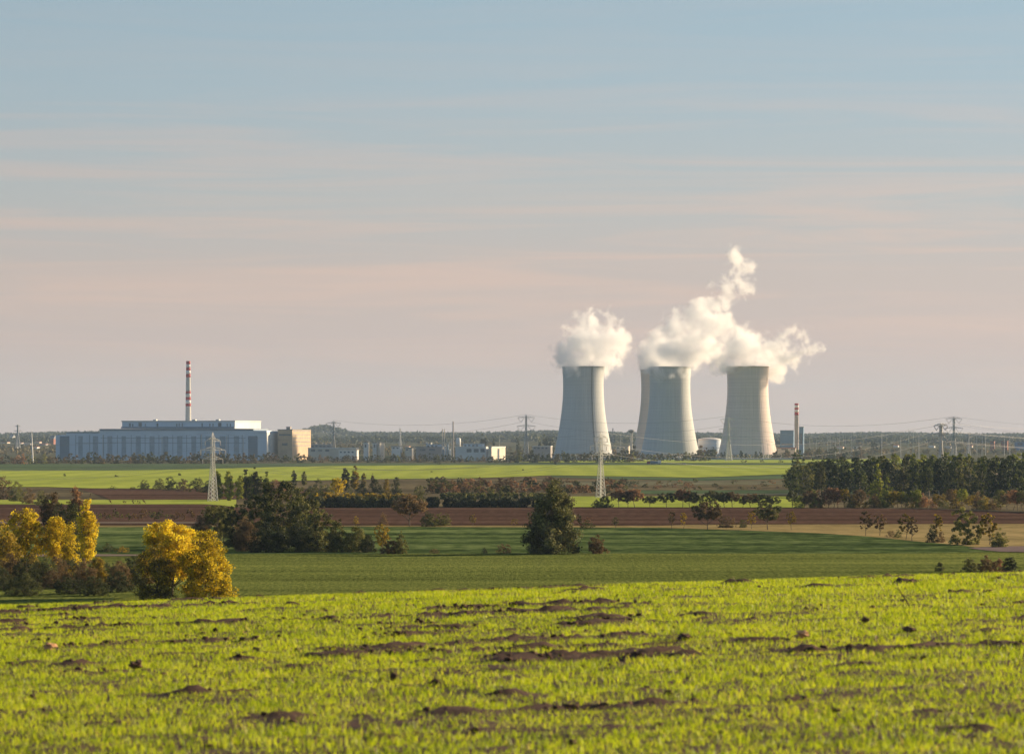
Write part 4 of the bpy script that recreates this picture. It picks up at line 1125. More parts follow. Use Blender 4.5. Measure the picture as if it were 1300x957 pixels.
# central dark group
CG = 'dark trees of the central grove'
for px, yt, w, lf, sh, d, lab in [
    (356, 609, 76, 'dark', 'tallmass', 735, 'largest dark tree of the central grove, broad round top'),
    (326, 626, 40, 'dark', 'tallmass', 760, 'dark tree behind the left shoulder of the largest grove tree'),
    (384, 616, 44, 'olive', 'tallmass', 770, 'olive tree behind the right shoulder of the largest grove tree'),
    (300, 638, 46, 'dark', 'tallmass', 735, 'dark tree at the left of the grove behind the golden tree'),
    (272, 640, 40, 'olive', 'tallmass', 745, 'olive tree at the left end of the grove'),
    (285, 640, 34, 'olive', 'round', 780, 'grey-green leafy tree peeking above the left of the grove'),
    (312, 652, 36, 'brown', 'bush', 718, 'brownish low tree before the left part of the grove'),
    (404, 644, 46, 'olive', 'tallmass', 718, 'grey-olive tree right of the largest grove tree'),
    (428, 656, 34, 'olive', 'bush', 712, 'grey-olive rounded bush tree in the right half of the grove'),
    (452, 664, 34, 'olive', 'bush', 712, 'darker bush tree near the right end of the grove'),
    (466, 676, 26, 'dark', 'bush', 708, 'low dark bush at the right end of the grove'),
    (382, 660, 46, 'dark', 'bush', 712, 'dark low tree under the largest grove tree at right'),
    (340, 662, 56, 'dark', 'bush', 710, 'dark low tree under the largest grove tree at left'),
    (255, 652, 36, 'brown', 'bush', 730, 'thin brown tree between the golden tree and the grove')]:
    T('grove_tree', lab, px, yt, w, lf, sh, d=d, n=12000, group=CG)
T('autumn_tree', 'small yellow-olive tree right of the grove', 484, 664, 24, 'goldmix', 'thin', yb=702.5, n=8000)
T('autumn_tree', 'pointed olive-brown tree at the right end of the grove bushes', 508, 672, 26, 'olive', 'spiky', yb=703, n=8000)
T('autumn_tree', 'dark brown bush under the pointed tree', 496, 682, 28, 'brown', 'bush', yb=703, n=5000)
T('lone_tree', 'large lone grey-olive tree standing in the dark green field', 702, 604, 70, 'greyolive', 'bush', yb=703, n=18000, seed=1, bark='pale_bark')
T('shrub', 'dark shrub against the left foot of the lone tree', 683, 655, 34, 'dark', 'bush', yb=702.5, n=7000, cat='shrub', seed=2)
T('shrub', 'round rusty brown shrub right of the lone tree', 758.5, 677, 28, 'brown', 'bush', yb=703, n=5500, cat='shrub', seed=0)
T('shrub', 'small pale olive shrub between the lone tree and the rusty shrub', 731, 686, 12, 'olive', 'spiky', yb=703, n=2600, cat='shrub')
T('shrub', 'low dark shrub left of the lone tree', 640, 688, 22, 'brown', 'bush', yb=702.5, n=2600, cat='shrub')
T('shrub', 'tiny dark shrub on the field edge left of the lone tree', 615, 694, 8, 'dark', 'bush', yb=702.5, n=2600, cat='shrub')
T('shrub', 'flat brownish shrub on the field edge right of the grove', 552, 695, 30, 'brown', 'bush', yb=702.5, n=2600, cat='shrub')
T('shrub', 'small olive bush beside the dirt track at the left', 155, 691, 24, 'goldmix', 'bush', yb=701.5, n=3000, cat='shrub')
T('shrub', 'dark bush beside the dirt track at the left', 137, 688, 20, 'dark', 'bush', yb=701, n=3000, cat='shrub')
# near bushes behind the crest at the right
for px, yt, w, lf, d, lab in [(1193, 713, 14, 'dark', 590, 'small grey-green bush behind the crest left of the big dark bush'), (1232, 706, 24, 'olive', 585, 'pale olive bush behind the crest at the right'), (1252, 704, 26, 'brown', 590, 'olive-brown bush behind the crest, middle one of three'), (1282, 704, 22, 'dark', 580, 'dark upright bush behind the crest at the right end'), (1268, 707, 18, 'rust', 588, 'reddish bush squeezed between olive and dark bushes'), (1122, 722, 22, 'olive', 605, 'low grey-green bush just behind the crest')]:
    T('bush', lab, px, yt, w, lf, 'bush', d=d, n=4500, cat='shrub', group='bushes behind the crest at the right')
# trees along the tan field edge
for px, yt, yb, w, lf, sh, lab in [
    (852.5, 647, 672, 9, 'brown', 'thin', 'nearly bare dark stem along the stubble edge'),
    (867.5, 650, 671.5, 9, 'goldmix', 'thin', 'small yellowish young tree right of the nearly bare stem'),
    (898, 636, 672, 36, 'brown', 'umbrella', 'wide brown crowned tree with a dark trunk on the stubble edge'),
    (923, 652, 670, 24, 'brown', 'bush', 'brown bushy tree right of the wide brown crowned tree'),
    (943, 657, 670, 10, 'olive', 'bush', 'faint small olive tree in the middle of the stubble edge row'),
    (954, 648, 671.5, 10, 'goldmix', 'thin', 'young yellow-green tree left of the flat-topped tree'),
    (974.5, 637, 672.5, 30, 'olive', 'umbrella', 'flat-topped olive tree with a dark trunk on the stubble edge'),
    (1004.5, 647, 673, 11, 'goldmix', 'thin', 'young yellow-green tree right of the flat-topped tree'),
    (1099, 648, 680, 16, 'brown', 'thin', 'left one of two bare twisted trees on the stubble'),
    (1117, 650, 680, 15, 'brown', 'thin', 'right one of two bare twisted trees on the stubble'),
    (1131, 672, 682, 12, 'brown', 'bush', 'small brown shrub left of the yellow-olive tree'),
    (1140, 671, 683, 10, 'olive', 'bush', 'small olive shrub beside the yellow-olive tree'),
    (1150, 651, 685, 16, 'goldmix', 'thin', 'yellow-olive tree standing on the stubble'),
    (1158, 655, 687, 13, 'brown', 'thin', 'dark brown leaning tree right of the yellow-olive tree'),
    (1183, 664, 689, 12, 'dark', 'bush', 'narrow dark shrub on the stubble'),
    (1190, 651, 688, 10, 'goldmix', 'thin', 'slim yellow tree rising behind the narrow dark shrub'),
    (1194, 673, 689, 11, 'brown', 'bush', 'low brown shrub right of the slim yellow tree'),
    (1226, 642, 692, 36, 'olive', 'tallmass', 'bushy olive tree, largest on the stubble field'),
    (1256, 650, 692, 20, 'goldmix', 'thin', 'tall yellow-green tree right of the largest stubble tree'),
    (1268, 668, 695, 20, 'olive', 'bush', 'olive bush right under the tall yellow-green tree'),
    (452, 654, 665, 7, 'goldmix', 'bush', 'tiny yellow bush on the plough field right of the grove'),
    (520, 627, 668, 44, 'brown', 'umbrella', 'wide airy brown tree on the plough field'),
    (487, 650, 667, 12, 'brown', 'bush', 'thin brownish bush left of the airy brown tree'),
    (545, 648, 668.5, 20, 'dark', 'bush', 'dark round bush right of the airy brown tree'),
    (558, 650, 668, 15, 'olive', 'bush', 'mid-green bush touching the dark round bush'),
    (567, 651, 667, 10, 'olive', 'bush', 'smaller green bush at the right of the bush trio'),
    (600.5, 652, 668.5, 9, 'goldmix', 'thin', 'small yellowish sapling in the plough field'),
    (653, 658, 668, 9, 'goldmix', 'thin', 'small brown sapling left of the lone tree'),
    (746, 660, 671, 20, 'dark', 'bush', 'low dark bush on the field edge right of the lone tree'),
    (747, 655, 669, 10, 'rust', 'thin', 'thin reddish sapling above the low dark bush'),
    (781, 655, 671, 8, 'olive', 'thin', 'slim olive sapling on the plough edge'),
    (736, 652, 669, 6, 'olive', 'thin', 'thin sapling touching the right side of the lone tree')]:
    T('field_tree', lab, px, yt, w * 1.25, lf, sh, yb=yb, n=4500 if w > 14 else 2600, group='trees along the field edges', cat='tree' if yb - yt > 18 else 'shrub', seed=int(px) % 4)
# orchard row
for i, (px, yt, w, lf) in enumerate([(786, 621, 22, 'rust'), (797, 623, 16, 'brown'), (806, 620, 22, 'rust'), (825, 629, 17, 'dark'), (846, 625, 26, 'dark'), (867, 620, 22, 'rust'), (876, 623, 22, 'dark'), (884, 628, 18, 'olive'), (905, 622, 26, 'dark'), (920, 624, 18, 'dark'), (930, 623, 17, 'brown'), (943, 632, 12, 'olive'), (953, 626, 22, 'brown'), (966, 627, 22, 'dark'), (981, 629, 20, 'dark')]):
    lab = {'rust': 'rust-brown', 'brown': 'brown', 'dark': 'dark green', 'olive': 'olive'}[lf] + ' round tree number in the row above the plough field'
    lab = {0: 'rust-brown round tree starting the orchard row, beside the dark bush under the pylon', 1: 'brown tree between the first two rust-brown orchard trees', 2: 'rust-brown orchard tree directly left of the lone dark small one', 3: 'small dark round orchard tree standing free between gaps', 4: 'wide dark orchard tree right of the small free-standing one', 5: 'rust-topped orchard tree behind the nearly bare stem', 6: 'dark orchard tree touching the rust-topped one', 7: 'olive orchard tree behind the wide brown crowned tree', 8: 'wide dark orchard tree right of the wide brown crowned tree', 9: 'dark orchard tree in the middle of the group of three', 10: 'brown orchard tree closing the group of three', 11: 'thin olive orchard tree in the gap', 12: 'brown orchard tree behind the young yellow-green tree', 13: 'dark orchard tree behind the flat-topped tree', 14: 'dark orchard tree ending the row at the right'}[i]
    T('orchard_tree', lab, px, yt, w * 1.2, lf, 'umbrella', yb=644.8, n=4200, group='row of orchard trees above the ploughed field')
T('bush', 'dark round bush at the foot of the pylon by the orchard row', 768, 628, 22, 'dark', 'bush', yb=645, n=4000, cat='shrub')
T('bush', 'lower dark bush left of the round one at the pylon foot', 758, 633, 16, 'dark', 'bush', yb=645, n=3000, cat='shrub')
# row at the right in front of the forest
rr = random.Random(5)
i = 0; px = 1006
while px < 1420:
    lf = rr.choice(['olive', 'brown', 'goldmix', 'rust', 'olive', 'lime', 'brown'])
    yt = rr.uniform(619, 632); w = rr.uniform(12, 24)
    if abs(px - 1055) < 7: lf = 'rust'; yt = 618; w = 22
    if abs(px - 1115) < 18: yt += 4
    yb = 645 + max(0, (px - 1170) / 130) * 4
    T('hedgerow_tree', {'olive': 'olive', 'brown': 'brown', 'goldmix': 'yellow-brown', 'rust': 'rust-red', 'lime': 'yellow-green'}[lf] + ' small tree in the mixed hedgerow before the forest', px, yt, w, lf, rr.choice(['round', 'bush', 'umbrella']), yb=yb, n=2600, group='hedgerow trees before the forest')
    px += rr.uniform(4.5, 8.5); i += 1
T('lime_tree', 'bright yellow-green leaning tree catching sun before the dark forest', 1114, 587, 26, 'lime', 'spiky', d=1330, n=6500, seed=1)
T('lime_tree', 'second crown of yellow-green leaves right below the bright leaning tree', 1127, 604, 20, 'lime', 'spiky', d=1320, n=4000, seed=2)
# the forest at the right: tall trees in rows, individually
FG = 'tall trees of the forest at the right'
rr = random.Random(11)
cnt = 0
for row, (dd_, dy) in enumerate([(1480, 5), (1530, 3), (1580, 1), (1640, 0), (1700, -0.5)]):
    px = 1006 + row * 2
    while px < 1470:
        edge = max(0, 1050 - px) / 44.0
        top = 579.5 - min(1, max(0, (px - 1050) / 150)) * 2.5 + edge * 8 + rr.uniform(-2.6, 4) + dy
        lf = 'forest' if rr.random() < 0.72 else ('olive' if rr.random() < .7 else 'dark')
        if row >= 3 and px > 1110 and rr.random() < 0.6: lf = 'lime'; top -= 1.8  # yellow-green leaves paint sunlight onto crowns of the back rows
        T('forest_tree', {'forest': 'tall dark green', 'olive': 'tall olive', 'dark': 'tall blackish', 'lime': 'tall sunlit yellow-green'}[lf] + ' tree of the closed forest at the right', px, top, rr.uniform(16, 26), lf, 'tallmass' if row else rr.choice(['tallmass', 'round', 'tallmass']), d=dd_ + rr.uniform(-18, 18), n=2600, group=FG, bark='pale_bark')
        px += rr.uniform(13, 21); cnt += 1
# dark round tree behind the forest's left end
T('forest_tree', 'dark rounded tree standing free behind the left end of the forest', 1012.5, 569.5, 21, 'forest', 'tallmass', d=2600, n=3000, group=FG)
# poplars behind the grove
for px, yt, yb, w, lf, lab in [(276, 592, 636, 11, 'lime', 'yellow-green poplar directly right of the large left pylon'), (291, 592, 636, 10, 'goldmix', 'brightest yellow-edged poplar of the row behind the grove'), (304, 598, 636, 8, 'goldmix', 'thin yellowish poplar left of the olive slim one'), (312, 593, 634, 9, 'olive', 'olive slim poplar in the row behind the grove'), (318, 597, 634, 8, 'lime', 'yellow-green poplar next to the olive slim one'), (324, 591, 634, 7, 'dark', 'tallest dark slim poplar of the row'), (331, 602, 634, 10, 'olive', 'low olive poplar right of the tallest dark one'), (338.5, 596, 632, 7, 'goldmix', 'yellowish poplar at the right end of the row'),
                               (373.5, 594, 617, 6, 'dark', 'small dark poplar above the largest grove tree'), (386, 595.5, 617, 6, 'olive', 'small olive poplar above the right of the grove'), (438.5, 589, 624, 8.5, 'dark', 'dark poplar right of the yellow round tree'), (450.5, 589, 622, 8.5, 'goldmix', 'golden-brown poplar right of the dark one'), (461.5, 597, 620, 4.5, 'goldmix', 'thin short yellow poplar, last of three'),
                               (473, 600, 618, 3, 'brown', 'tiny bare poplar on the bright wheat edge')]:
    T('poplar_tree', lab, px, yt, w * 1.35, 'lime' if lf == 'goldmix' and px < 360 else lf, 'poplar', yb=yb, n=3600, group='poplars behind the grove')
T('golden_tree', 'bright yellow round tree behind the grove', 429, 605, 24, 'gold', 'round', yb=631, n=4500, group='golden autumn trees', seed=0)
for px, yt, yb, w, lf, lab in [(404, 606, 632, 26, 'dark', 'dark round bush tree left of the bright yellow tree'), (396, 614, 634, 26, 'olive', 'green bush tree right of the grove top'), (416, 612, 634, 20, 'olive', 'olive bush under the left of the bright yellow tree'), (459, 608, 630, 18, 'dark', 'dark bush right of the bright yellow tree'), (477, 606.5, 630, 22, 'dark', 'dark round tree in the middle bush row'), (491, 606, 628, 10, 'goldmix', 'small yellow tree between two dark bush trees'), (503, 604.5, 632, 16, 'dark', 'dark tree at the right of the middle bush row'), (532, 615, 640, 24, 'olive', 'olive tree above the airy brown tree'), (445, 618, 634, 24, 'dark', 'low dark bush under the golden-brown poplar'),
                               (352, 606, 628, 30, 'rust', 'reddish low tree behind the top of the grove'), (183, 608, 622, 16, 'dark', 'dark bush at the left of the bush row on the plough strip'), (202, 606, 622, 20, 'olive', 'grey-olive bush tree beside the dark one'), (216, 604, 623, 20, 'dark', 'dark bush tree, tallest of the row on the plough strip'), (232, 606, 624, 22, 'brown', 'brownish bush tree left of the large left pylon'), (250, 605, 625, 26, 'dark', 'dark bush tree just left of the large left pylon'), (264, 608, 626, 20, 'dark', 'dark bush behind the large left pylon'), (143, 616, 622, 16, 'dark', 'low dark bush at the tip of the plough strip'), (169, 617, 622, 12, 'brown', 'low brown bush right of the plough strip tip'),
                               (5, 603, 634, 30, 'brown', 'brown bushy tree at the left edge below the wheat'), (22, 610, 637, 26, 'olive', 'olive bushy tree right of the left edge one'), (38, 618, 640, 22, 'brown', 'low brown bushy tree above the left golden crown'), (-20, 606, 636, 36, 'brown', 'brown bushy tree beyond the left edge'), (52, 621, 642, 16, 'olive', 'small bush left of the dark brownish tree')]:
    T('bush_tree', lab, px, yt, w, lf, 'bush', yb=yb, n=3000, group='bush trees of the valley', cat='tree')
# bushes in the dark plough strip at the left
rr = random.Random(3)
for i in range(20):
    px = 126 + i * 7.2 + rr.uniform(-2, 2)
    T('sapling', 'brownish leafless sapling in the plough field between pylon and poplar', px, rr.uniform(644, 652), rr.uniform(7, 14), rr.choice(['brown', 'brown', 'olive']), 'thin', yb=rr.uniform(661, 664), n=900, group='saplings in the left plough field', cat='sapling')
for i, px in enumerate((140, 158, 170, 176, 183)):
    T('sapling', 'tiny bare sapling on the narrow bright strip at the left', px, 634 + (i % 2), 7, 'brown', 'thin', yb=640.5, n=700, group='saplings on the bright strip', cat='sapling', parts=False)
# long dark hedge above the plough field
def hedge(label, px0, px1, yb, ytop, leaf, n, seed, size=.35, thick=9, wob=1.5, name='hedge'):
    r = np.random.default_rng(seed); d = dist(yb)
    x0, x1 = gx(px0, d), gx(px1, d); L = x1 - x0
    H = ztop(ytop, d) - gz((px0 + px1) / 2, d)
    k = int(L / 2.2)
    k *= 2; cx_ = np.linspace(0, L, k) + r.normal(0, .5, k); top = H * (0.82 + 0.3 * (fbm(cx_, cx_ * 0, 14, 3, seed) - .5) * wob)
    cen = []; rad = []
    for a, h in zip(cx_, top):
        for q in range(5):
            cen.append((a, r.uniform(-thick / 2, thick / 2), h * r.uniform(.1, .9))); rad.append(r.uniform(.9, 1.5) * H / 4.2)
    cen = np.array(cen); rad = np.array(rad)
    V, Fc, t = leaf_cloud(r, cen, rad, n, size, 0.8)
    V[:, 2] = np.maximum(V[:, 2], 0.02)
    me = np_mesh('hedge_foliage', V, Fc); set_tint(me, t)
    o = link(name, me, LEAF[leaf], None, (x0, d, float(zg((x0 + x1) / 2, d))))
    return tag(o, label, 'hedge', 'long hedges of the valley')
hedge('dark clipped-looking hedge right of the grove above the plough field', 395, 520, 644.5, 628.5, 'dark', 26000, 1, wob=.5)
hedge('dark hedge between the airy brown tree and the lone tree', 545, 700, 644.2, 629.5, 'dark', 30000, 2, wob=.9)
hedge('yellow-olive hedge top behind the dark hedge, right of the grove', 400, 520, 636, 624.5, 'goldmix', 12000, 5, wob=.6)
hedge('olive hedge behind the dark hedge left of the lone tree', 560, 690, 634, 624.5, 'olive', 16000, 6, wob=1)
# thicket of the valley: brown and rust bushes
rr = random.Random(21)
TG = 'bushes of the brown valley thicket'
for i in range(215):
    px = rr.uniform(545, 790) if i < 160 else rr.uniform(790, 1008)
    f = rr.random()
    if i < 160:
        yb = 613 + f * 17; h = rr.uniform(7.5, 13) * (0.8 + .3 * f)
        lf = rr.choice(['rust', 'rust', 'brown', 'brown', 'olive', 'dark'])
        if px > 700: h *= .8
    else:
        yb = 612 + f * 11; h = rr.uniform(3, 6.5); lf = rr.choice(['brown', 'dark', 'olive', 'dark', 'rust'])
    T('thicket_bush', {'rust': 'rusty', 'brown': 'brown', 'olive': 'olive', 'dark': 'dark'}[lf] + ' bush in the brown thicket beyond the dark hedge', px, yb - h, rr.uniform(9, 19), lf, rr.choice(['bush', 'round']), yb=yb, n=1400 if h > 6 else 700, group=TG, cat='shrub', parts=False)
# a dark verge and single bushes on the wheat
for px, y, w, lab in [(548, 600, 3, 'tiny dark bush in the wheat field above the dark hedge'), (664, 597.5, 3, 'tiny dark bush in the wheat left of the right-hand pylon'), (82, 605, 4, 'tiny dark bush at the left of the left wheat field'), (147, 606, 4, 'left one of two tiny bushes in the left wheat field'), (150, 606, 3, 'right one of two tiny bushes in the left wheat field'), (556, 590, 30, 'long low dark bush on the far edge of the wheat'), (705, 590, 4, 'small dark bush by the far road left of the pylon'), (228, 604.5, 5, 'small brown bush on the wheat edge above the plough strip'),
                      (944, 587.5, 16, 'low dark bush on the far green strip, left one'), (968, 587.3, 16, 'low dark bush on the far green strip, middle one'), (992, 587.3, 20, 'low dark bush on the far green strip, right one')]:
    T('bush', lab, px, y - (4.5 if w > 14 else w * 1.1), w, 'dark', 'bush', yb=y, n=1200, cat='shrub', parts=False)
# belt of trees before the plant
rr = random.Random(33)
BG = 'trees of the long belt before the power plant'
pos = []
px = -70
while px < 905:
    pos.append(px); px += rr.uniform(4.6, 8.6)
for i, px in enumerate(pos):
    left = px < 455
    yb = (588.5 if px < 330 else 586.5 if px < 620 else 586.8 if px < 800 else 585.6) + rr.uniform(-.8, .8)
    top = (576.5 if px < 60 else 575.5 if px < 230 else 574.5 if px < 350 else 577 if px < 460 else 576 if px < 560 else 578.5 if px < 645 else 571.5 if px < 700 else 573.5 if px < 790 else 574.5) + rr.uniform(-2.6, 2.6)
    lf = rr.choice(['belt', 'belt', 'brown', 'belt', 'olive', 'dark']) if left else rr.choice(['belt', 'dark', 'brown', 'belt', 'olive', 'dark'])
    if px < 35 and rr.random() < .6: lf = 'rust'
    T('belt_tree', {'belt': 'grey-olive', 'brown': 'brown', 'olive': 'olive', 'dark': 'dark', 'rust': 'rusty orange'}[lf] + (' tree in the belt before the long hall' if px < 360 else ' tree in the belt between hall and towers' if px < 690 else ' tree in the belt at the feet of the towers'), px, top, rr.uniform(8, 15), lf, rr.choice(['bush', 'tallmass', 'bush']), yb=yb, n=900, group=BG, parts=False)
for i in range(36):   # behind the first line
    px = rr.uniform(500, 700)
    T('belt_tree', 'grey-olive tree of the second line in the belt beside the long hall', px, rr.uniform(566, 573), rr.uniform(8, 16), rr.choice(['belt', 'dark', 'brown']), 'bush', d=rr.uniform(5250, 5600), n=700, group='second line of the tree belt', parts=False)
for i in range(46):
    px = rr.uniform(780, 812) if i < 7 else rr.uniform(884, 914) if i < 18 else rr.uniform(984, 1030) if i < 32 else rr.uniform(1025, 1095)
    T('belt_tree', ['dark', 'low dark'][i % 2] + (' tree growing between the cooling towers' if i < 18 else ' tree in the fringe below the boiler house and substation'), px, rr.uniform(565, 573) + (3 if 984 < px < 1024 else -2 if i < 18 else 0), rr.uniform(8, 14), rr.choice(['belt', 'dark', 'brown']), 'bush', d=rr.uniform(4700, 4850) if i < 18 else rr.uniform(4700, 4900), n=700, group='trees between the cooling towers', parts=False)
for i, px in enumerate((916, 921, 941, 947, 960, 966, 985)):
    T('belt_tree', 'slim dark poplar at the foot of the rightmost cooling tower', px, rr.uniform(569, 574), 4.5, 'dark', 'poplar', d=4780, n=700, group='poplars at the rightmost cooling tower', parts=False)
for i, (px, yt) in enumerate([(612, 549), (616, 551.5), (627, 552.5), (685, 552.5), (691, 549.5), (694, 550.5), (698, 551.5), (702, 551), (657, 553)]):
    T('poplar_tree', 'dark spire-like poplar on the horizon left of the cooling towers', px, yt, 3.6, 'dark', 'poplar', d=5900, n=700, group='poplars on the horizon', parts=False)
for i, (px, yt) in enumerate([(1108, 557), (1112, 558), (1119, 559)]):
    T('poplar_tree', 'dark poplar on the horizon above the left part of the forest', px, yt, 4.6, 'dark', 'poplar', d=6200, n=700, group='poplars above the forest', parts=False)
# distant woods and hedges up to the horizon
def woodland(name, d0, d1, n, h, size, seed, px0=-500, px1=1800, leaf='belt', thr=.45):
    r = np.random.default_rng(seed)
    d = r.uniform(d0, d1, n * 3); px = r.uniform(px0, px1, n * 3)
    x = (px - 650) / F * d
    keep = fbm(x, d * 1.0, 420, 3, seed) > thr
    x = x[keep][:n]; d = d[keep][:n]; m_ = len(x)
    cen = np.stack([x, d, zg(x, d) + h * .45], 1)
    V, Fc, t = leaf_cloud(r, cen, np.full(m_, h * .55), m_ * 14, size, .9)
    me = np_mesh(name, V, Fc); set_tint(me, t)
    return tag(link(name, me, LEAF[leaf]), kind='stuff')
woodland('distant_hedges', 5600, 8200, 2600, 8, 2.6, 61, thr=.52)
woodland('distant_woods', 8200, 12500, 5200, 13, 5, 62, leaf='dark', thr=.47)
woodland('horizon_woods', 12500, 16000, 5200, 16, 8, 63, leaf='dark', thr=.40)
# ------------------------------------------------------------------ steam
def steam_mat(name, blobs, dens, seed):
    m = bpy.data.materials.new(name); m.use_nodes = True; nt = m.node_tree
    nt.nodes.clear()
    out = N(nt, 'ShaderNodeOutputMaterial')
    L = nt.links.new
    geo = N(nt, 'ShaderNodeNewGeometry')
    P = geo.outputs['Position']
    def warp(src, scale, amt, det):
        n = N(nt, 'ShaderNodeTexNoise'); n.inputs['Scale'].default_value = scale; n.inputs['Detail'].default_value = det
        o = N(nt, 'ShaderNodeVectorMath', operation='ADD'); o.inputs[1].default_value = (seed * 311.0, 0, 0); L(P, o.inputs[0]); L(o.outputs[0], n.inputs['Vector'])
        s = N(nt, 'ShaderNodeVectorMath', operation='SUBTRACT'); s.inputs[1].default_value = (.5, .5, .5); L(n.outputs['Color'], s.inputs[0])
        k = N(nt, 'ShaderNodeVectorMath', operation='SCALE'); k.inputs['Scale'].default_value = amt; L(s.outputs[0], k.inputs[0])
        a = N(nt, 'ShaderNodeVectorMath', operation='ADD'); L(src, a.inputs[0]); L(k.outputs[0], a.inputs[1]); return a.outputs[0]
    w = warp(P, 1 / 42.0, 32, 1); w = warp(w, 1 / 14.0, 25, 4)
    last = None
    for (x, y, z, r, wt) in blobs:
        dd_ = N(nt, 'ShaderNodeVectorMath', operation='DISTANCE'); dd_.inputs[1].default_value = (x, y, z); L(w, dd_.inputs[0])
        q = N(nt, 'ShaderNodeMath', operation='MULTIPLY_ADD'); q.inputs[1].default_value = -wt / r; q.inputs[2].default_value = wt; L(dd_.outputs['Value'], q.inputs[0])
        if last is None: last = q.outputs[0]
        else:
            mxx = N(nt, 'ShaderNodeMath', operation='SMOOTH_MAX'); mxx.inputs[2].default_value = 0.08
            L(last, mxx.inputs[0]); L(q.outputs[0], mxx.inputs[1]); last = mxx.outputs[0]
    fn = N(nt, 'ShaderNodeTexNoise'); fn.inputs['Scale'].default_value = 1 / 22.0; fn.inputs['Detail'].default_value = 6; fn.inputs['Roughness'].default_value = .68; fn.inputs['Distortion'].default_value = .4
    L(P, fn.inputs['Vector'])
    e = N(nt, 'ShaderNodeMath', operation='MULTIPLY_ADD'); e.inputs[1].default_value = -3.0; e.inputs[2].default_value = 1.40; L(fn.outputs['Fac'], e.inputs[0])
    s = N(nt, 'ShaderNodeMath', operation='ADD'); L(last, s.inputs[0]); L(e.outputs[0], s.inputs[1])
    mr = N(nt, 'ShaderNodeMapRange', interpolation_type='SMOOTHSTEP'); mr.inputs['From Min'].default_value = 0.0; mr.inputs['From Max'].default_value = 0.75
    mr.inputs['To Min'].default_value = 0; mr.inputs['To Max'].default_value = dens; L(s.outputs[0], mr.inputs['Value'])
    v = N(nt, 'ShaderNodeVolumePrincipled'); v.inputs['Color'].default_value = (1.0, 1.0, 1.0, 1); v.inputs['Anisotropy'].default_value = 0.25
    L(mr.outputs[0], v.inputs['Density']); L(v.outputs[0], out.inputs['Volume'])
    try: m.cycles.volume_step_rate = 0.18
    except Exception: pass
    return m


def plume(label, D, blobs, dens=0.095, seed=0, depth=0.55):
    """blobs: (px, row, radius px, weight)"""
    r = np.random.default_rng(seed + 5)
    B = []
    for b_ in blobs:
        px, y, rp = b_[:3]; wt = b_[3] if len(b_) > 3 else 1.0; dz = b_[4] if len(b_) > 4 else r.uniform(-1, 1) * rp * depth
        d = D + dz / F * D
        B.append((gx(px, d), d, ztop(y, d), rp / F * D, wt))
    import bmesh
    bm = bmesh.new()
    for x, y, z, rad, wt in B:
        mt = Matrix.Translation((x, y, z))
        bmesh.ops.create_icosphere(bm, subdivisions=3, radius=rad * 0.98 + 5, matrix=mt)
    me = bpy.data.meshes.new('steam_hull'); bm.to_mesh(me); bm.free()
    o = link('steam_plume', me, steam_mat('steam', B, dens, seed))
    md = o.modifiers.new('merge', 'REMESH'); md.mode = 'VOXEL'; md.voxel_size = 3.5
    return tag(o, label, 'steam', 'steam plumes of the cooling towers', 'stuff')

plume('white steam plume curling over the leftmost cooling tower', 5080, [
    (741, 463, 24, 1.2, 0), (735, 452, 24), (722, 454, 20, 1.1), (716, 448, 17), (728, 438, 20), (746, 440, 24), (740, 424, 20), (756, 428, 22), (762, 446, 24), (775, 434, 22), (786, 444, 18), (788, 424, 14), (774, 414, 15), (752, 412, 13), (780, 460, 17, .9), (716, 461, 14, 1.1, -22), (711, 453, 15, 1.1, -10), (709, 444, 12, 1), (727, 466, 12, 1, -30), (765, 462, 18), (741, 470, 22, 1.2, 0), (738, 406, 12, .65), (770, 400, 11, .6), (750, 396, 9, .55), (786, 408, 12, .6), (724, 420, 13, .7), (797, 434, 11, .7)], seed=1)
plume('large steam plume rising highest over the overlapping pair of towers', 4960, [
    (850, 464, 25, 1.25, 0), (850, 470, 24, 1.2, 0), (833, 458, 22), (822, 450, 17, .9), (838, 440, 22), (852, 446, 26), (850, 424, 22), (866, 432, 26), (872, 452, 24), (862, 412, 20), (878, 414, 22), (886, 434, 24), (872, 398, 14, .7), (845, 408, 14, .7), (926, 412, 16, .6), (936, 424, 15, .65), (921, 396, 13, .55), (892, 452, 20), (884, 398, 18), (896, 406, 20), (902, 424, 20), (898, 440, 20), (905, 390, 17), (914, 400, 14), (918, 380, 15), (929, 370, 14, .9), (938, 356, 13, .8), (944, 342, 11, .65), (936, 330, 16, .7), (929, 316, 13, .6), (940, 350, 17, .7), (950, 340, 12, .6), (918, 350, 12, .6), (925, 338, 10, .5), (948, 366, 12, .7), (908, 362, 13, .6), (920, 365, 13, .6), (835, 473, 13, 1, -28), (849, 476, 11, 1, -32), (824, 467, 13, 1, -16), (862, 471, 10, .9, -30), (912, 425, 17, .9), (908, 412, 16, .9), (912, 446, 16, .9)], seed=2)
plume('thick steam plume drifting right from the rightmost cooling tower', 4890, [
    (949, 463, 25, 1.25, 0), (949, 469, 23, 1.2, 0), (930, 454, 22), (914, 450, 18), (936, 438, 22), (952, 444, 25), (946, 428, 18), (960, 432, 20), (974, 444, 22), (972, 458, 22), (990, 448, 20), (990, 464, 18), (984, 476, 12, .9), (1004, 452, 18), (1000, 438, 15, .85), (1016, 456, 15, .9), (1028, 450, 13, .8), (1038, 446, 10, .7), (1010, 466, 12, .8), (992, 426, 12, .6), (1002, 416, 10, .55), (1020, 424, 11, .5), (1024, 438, 11, .6), (905, 462, 12, .8), (936, 466, 12, .8, -26), (925, 463, 13, 1, -14), (990, 472, 12, .9)], seed=3)
